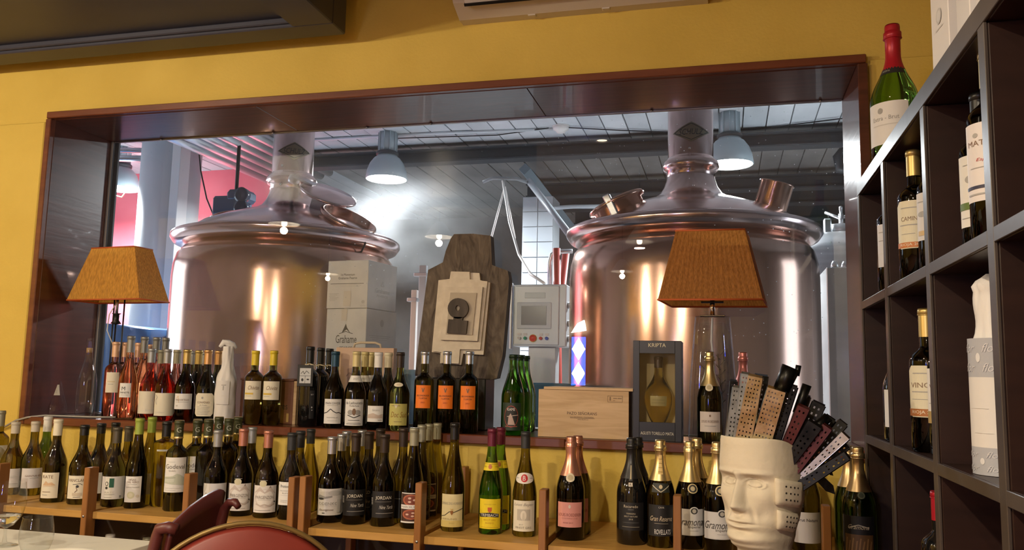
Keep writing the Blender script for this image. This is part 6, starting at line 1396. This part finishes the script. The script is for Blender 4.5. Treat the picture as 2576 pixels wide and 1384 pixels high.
# ================================================================ table, glasses, napkin, chairs
TZ = EYE-.50
tb = thing('dining_table', 'dining table under a white cloth', 'table', (-2.15, 1.72, 0))
CL = noisy('white_tablecloth', (.70, .68, .60), (.76, .74, .66), (6, 6, 6), .8, bump=.05)
tx0, tx1, ty0, ty1 = -.95, .56, -.45, .40
MB().bbox(tx0, tx1, ty0, ty1, TZ-.024, TZ-.004, .004).build('tabletop', POSTW(), tb)
m = MB(); m.bbox(tx0-.004, tx1+.004, ty0-.004, ty1+.004, TZ-.0035, TZ, .0015)
m.build('tablecloth', CL, tb)
def drape(x0, y0, x1, y1, nm='cloth_drop'):
    n = 40; vs = []; fs = []; d = Vector((x1-x0, y1-y0, 0)); L_ = d.length; d.normalize(); nn = Vector((d.y, -d.x, 0))
    for j in range(6):
        v = j/5
        for i in range(n+1):
            u = i/n; o = nn*(.005+.022*v*(1+math.sin(u*L_*26)))
            p_ = Vector((x0, y0, 0))+d*(u*L_)+o; vs.append((p_.x, p_.y, TZ-.001-.24*v))
    for j in range(5):
        for i in range(n): k = j*(n+1)+i; fs.append((k, k+1, k+n+2, k+n+1))
    obj(nm, mesh(nm, vs, fs, True), CL, tb)
drape(tx0, ty0, tx1, ty0); drape(tx1, ty0, tx1, ty1); drape(tx1, ty1, tx0, ty1); drape(tx0, ty1, tx0, ty0)
for sx in (tx0+.06, tx1-.06):
    for sy in (ty0+.06, ty1-.06): MB().bbox(sx-.025, sx+.025, sy-.025, sy+.025, 0, TZ-.024, .004).build('leg', POSTW(), tb)
WG = thin_glass('wine_glass_glass', (.96, .97, .97), 0.0, 1.45)
q = P(14, 1330, 1.93)
g = thing('wine_glass', 'stemmed wine glass with a little water on the white table', 'glass', (q.x, 1.93, TZ))
zr = P(14, 1213, 1.93).z-TZ; zbwl = P(14, 1328, 1.93).z-TZ
rb = .046
MB().lathe([(.004, zbwl), (.018, zbwl+.006), (.038, zbwl+.032), (rb, zbwl+.062), (rb*.98, zbwl+(zr-zbwl)*.75), (rb*.88, zr)], 36, cap1=False).build('bowl', WG, g)
MB().lathe([(.036, .001), (.030, .003), (.006, .010), (.0038, .03), (.0035, zbwl-.01), (.005, zbwl+.001)], 24).build('stem', WG, g)
MB().lathe([(.0, zbwl+.002), (.016, zbwl+.007), (.035, zbwl+.031), (.0355, zbwl+.033), (0, zbwl+.033)], 30).build('water', M('water', (.95, .97, .97), 0, trans=1, ior=1.33), g)
q = P(92, 1345, 1.88)
g = thing('water_tumbler', 'rounded stemless tumbler on the white table', 'glass', (q.x, 1.88, TZ))
zr = P(92, 1300, 1.88).z-TZ
MB().lathe([(.0, .004), (.022, .003), (.034, .012), (.041, .035), (.042, .055), (.039, zr*.8), (.0355, zr)], 36, cap1=False).build('tumbler_wall', WG, g)
MB().lathe([(.0355, zr-.001), (.0368, zr), (.0355, zr+.001)], 36, cap0=False, cap1=False).build('rim', WG, g)
# napkin
q = P(150, 1378, 1.80)
n = 14; vs = []; fs = []
for j in range(n+1):
    for i in range(n+1):
        u = i/n-.5; v = j/n-.5
        vs.append((u*.22, v*.14, .010+.012*math.sin(3*u+1)+.006*math.sin(9*v+4*u)-.010*abs(v)*2))
for j in range(n):
    for i in range(n): k = j*(n+1)+i; fs.append((k, k+1, k+n+2, k+n+1))
o = tag(obj('napkin', mesh('napkin', vs, fs, True), CL, None, (q.x, 1.80, TZ+.006), (0, 0, R_(12))), 'folded white cloth napkin beside the tumbler', 'napkin')
md = o.modifiers.new('s', 'SOLIDIFY'); md.thickness = .008; md.offset = 1
# maroon chair at the table
MAR = noisy('maroon_lacquer', (.075, .014, .012), (.10, .020, .016), (6, 6, 6), .45, bump=.02, coat=.1)
chz = EYE-.35
ch = thing('maroon_armchair', 'maroon lacquered wooden armchair with curved back at the white table', 'chair', (-1.28, 1.86, 0))
vs = []; fs = []; nu, nv = 24, 8
CT = [(431, 1322), (455, 1299), (482, 1274), (515, 1250), (540, 1236), (553, 1231), (560, 1232), (564, 1238)]
def ctop(px):
    for (xa, ya), (xb, yb) in zip(CT, CT[1:]):
        if px <= xb: return ya+(yb-ya)*(px-xa)/(xb-xa)
    return CT[-1][1]
cY = lambda px: 1.76+.20*(px-431)/133
for j in range(nv+1):
    for i in range(nu+1):
        px = 431+133*i/nu; q = P(px, ctop(px), cY(px)); v = j/nv
        vs.append(Vector((q.x+.03*math.sin(PI*i/nu)*0-.05*(1-v), q.y, .60+(q.z-.60)*v))-ch.location)
for j in range(nv):
    for i in range(nu): k = j*(nu+1)+i; fs.append((k, k+1, k+nu+2, k+nu+1))
o = obj('backrest', mesh('backrest', vs, fs, True), MAR, ch); md = o.modifiers.new('s', 'SOLIDIFY'); md.thickness = .012; md.offset = 0
m = MB(); p0 = P(557, 1312, 1.955); p1 = P(566, 1280, 1.95); p2 = P(578, 1264, 1.94); p3 = P(592, 1264, 1.93); p4 = P(600, 1276, 1.925)
m.tube([Vector((p0.x-.03, p0.y, .46))-ch.location, p0-ch.location, p1-ch.location, p2-ch.location, p3-ch.location, p4-ch.location], [.014, .014, .013, .011, .010, .008], 10); m.build('scroll_support', MAR, ch)
m = MB(); p0 = P(446, 1333, 1.755); p1 = P(424, 1327, 1.75); p2 = P(401, 1331, 1.75); p3 = P(386, 1384, 1.75)
m.tube([v-ch.location for v in (p0, p1, p2)]+[p2.lerp(p3, .3)-ch.location, p3-ch.location, Vector((p3.x-.01, p3.y, .46))-ch.location], .014, 10); m.build('armrest', MAR, ch)
seatc = Vector((-1.50, 1.84, .45))-ch.location
MB().bbox(seatc.x-.23, seatc.x+.21, -.22, .15, .425, .46, .012).build('seat', MAR, ch)
for sx in (seatc.x-.20, seatc.x+.18):
    for sy in (-.19, .12): MB().tube([(sx, sy, .43), (sx*1.06, sy*1.1, 0)], [.018, .013], 8).build('leg', MAR, ch)
# round-backed chair with gilt edge
q = P(618, 1318, 1.56); rad = .232
c2 = thing('round_back_chair', 'chair with round red back panel edged in gilt', 'chair', (q.x, 1.57, 0), math.atan2(-q.x, 1.57)+R_(4))
zc = q.z-rad
Mx = Matrix.Translation((0, 0, zc)) @ Matrix.Rotation(R_(90), 4, 'X')
REDP = noisy('red_leather', (.17, .020, .014), (.21, .028, .018), (8, 8, 8), .45, bump=.06)
MB().lathe([(0, .016), (rad*.6, .014), (rad*.93, .008), (rad*.975, .0)], 64, M=Mx).build('back_panel', REDP, c2)
MB().lathe([(0, -.016), (rad*.6, -.014), (rad*.93, -.008), (rad*.975, .0)][::-1], 64, M=Mx).build('back_panel', REDP, c2)
pts = [Vector((rad*math.cos(t), 0, zc+rad*math.sin(t))) for t in [2*PI*k/64 for k in range(65)]]
m = MB(); m.tube([p_ for p_ in pts], .0052, 8); m.build('gilt_edge', noisy('dull_gilt', (.17, .11, .035), (.24, .16, .05), (20, 20, 20), .45, .5), c2)
MB().bbox(-.22, .22, -.44, -.02, .43, .475, .015).build('seat', REDP, c2)
for sx in (-.19, .19):
    for sy in (-.41, -.03): MB().tube([(sx, sy, .44), (sx*1.05, sy, 0)], [.018, .012], 8).build('leg', MAR, c2)
    MB().tube([(sx, -.02, .44), (sx*.85, .0, zc-.08)], .012, 8).build('back_support', MAR, c2)
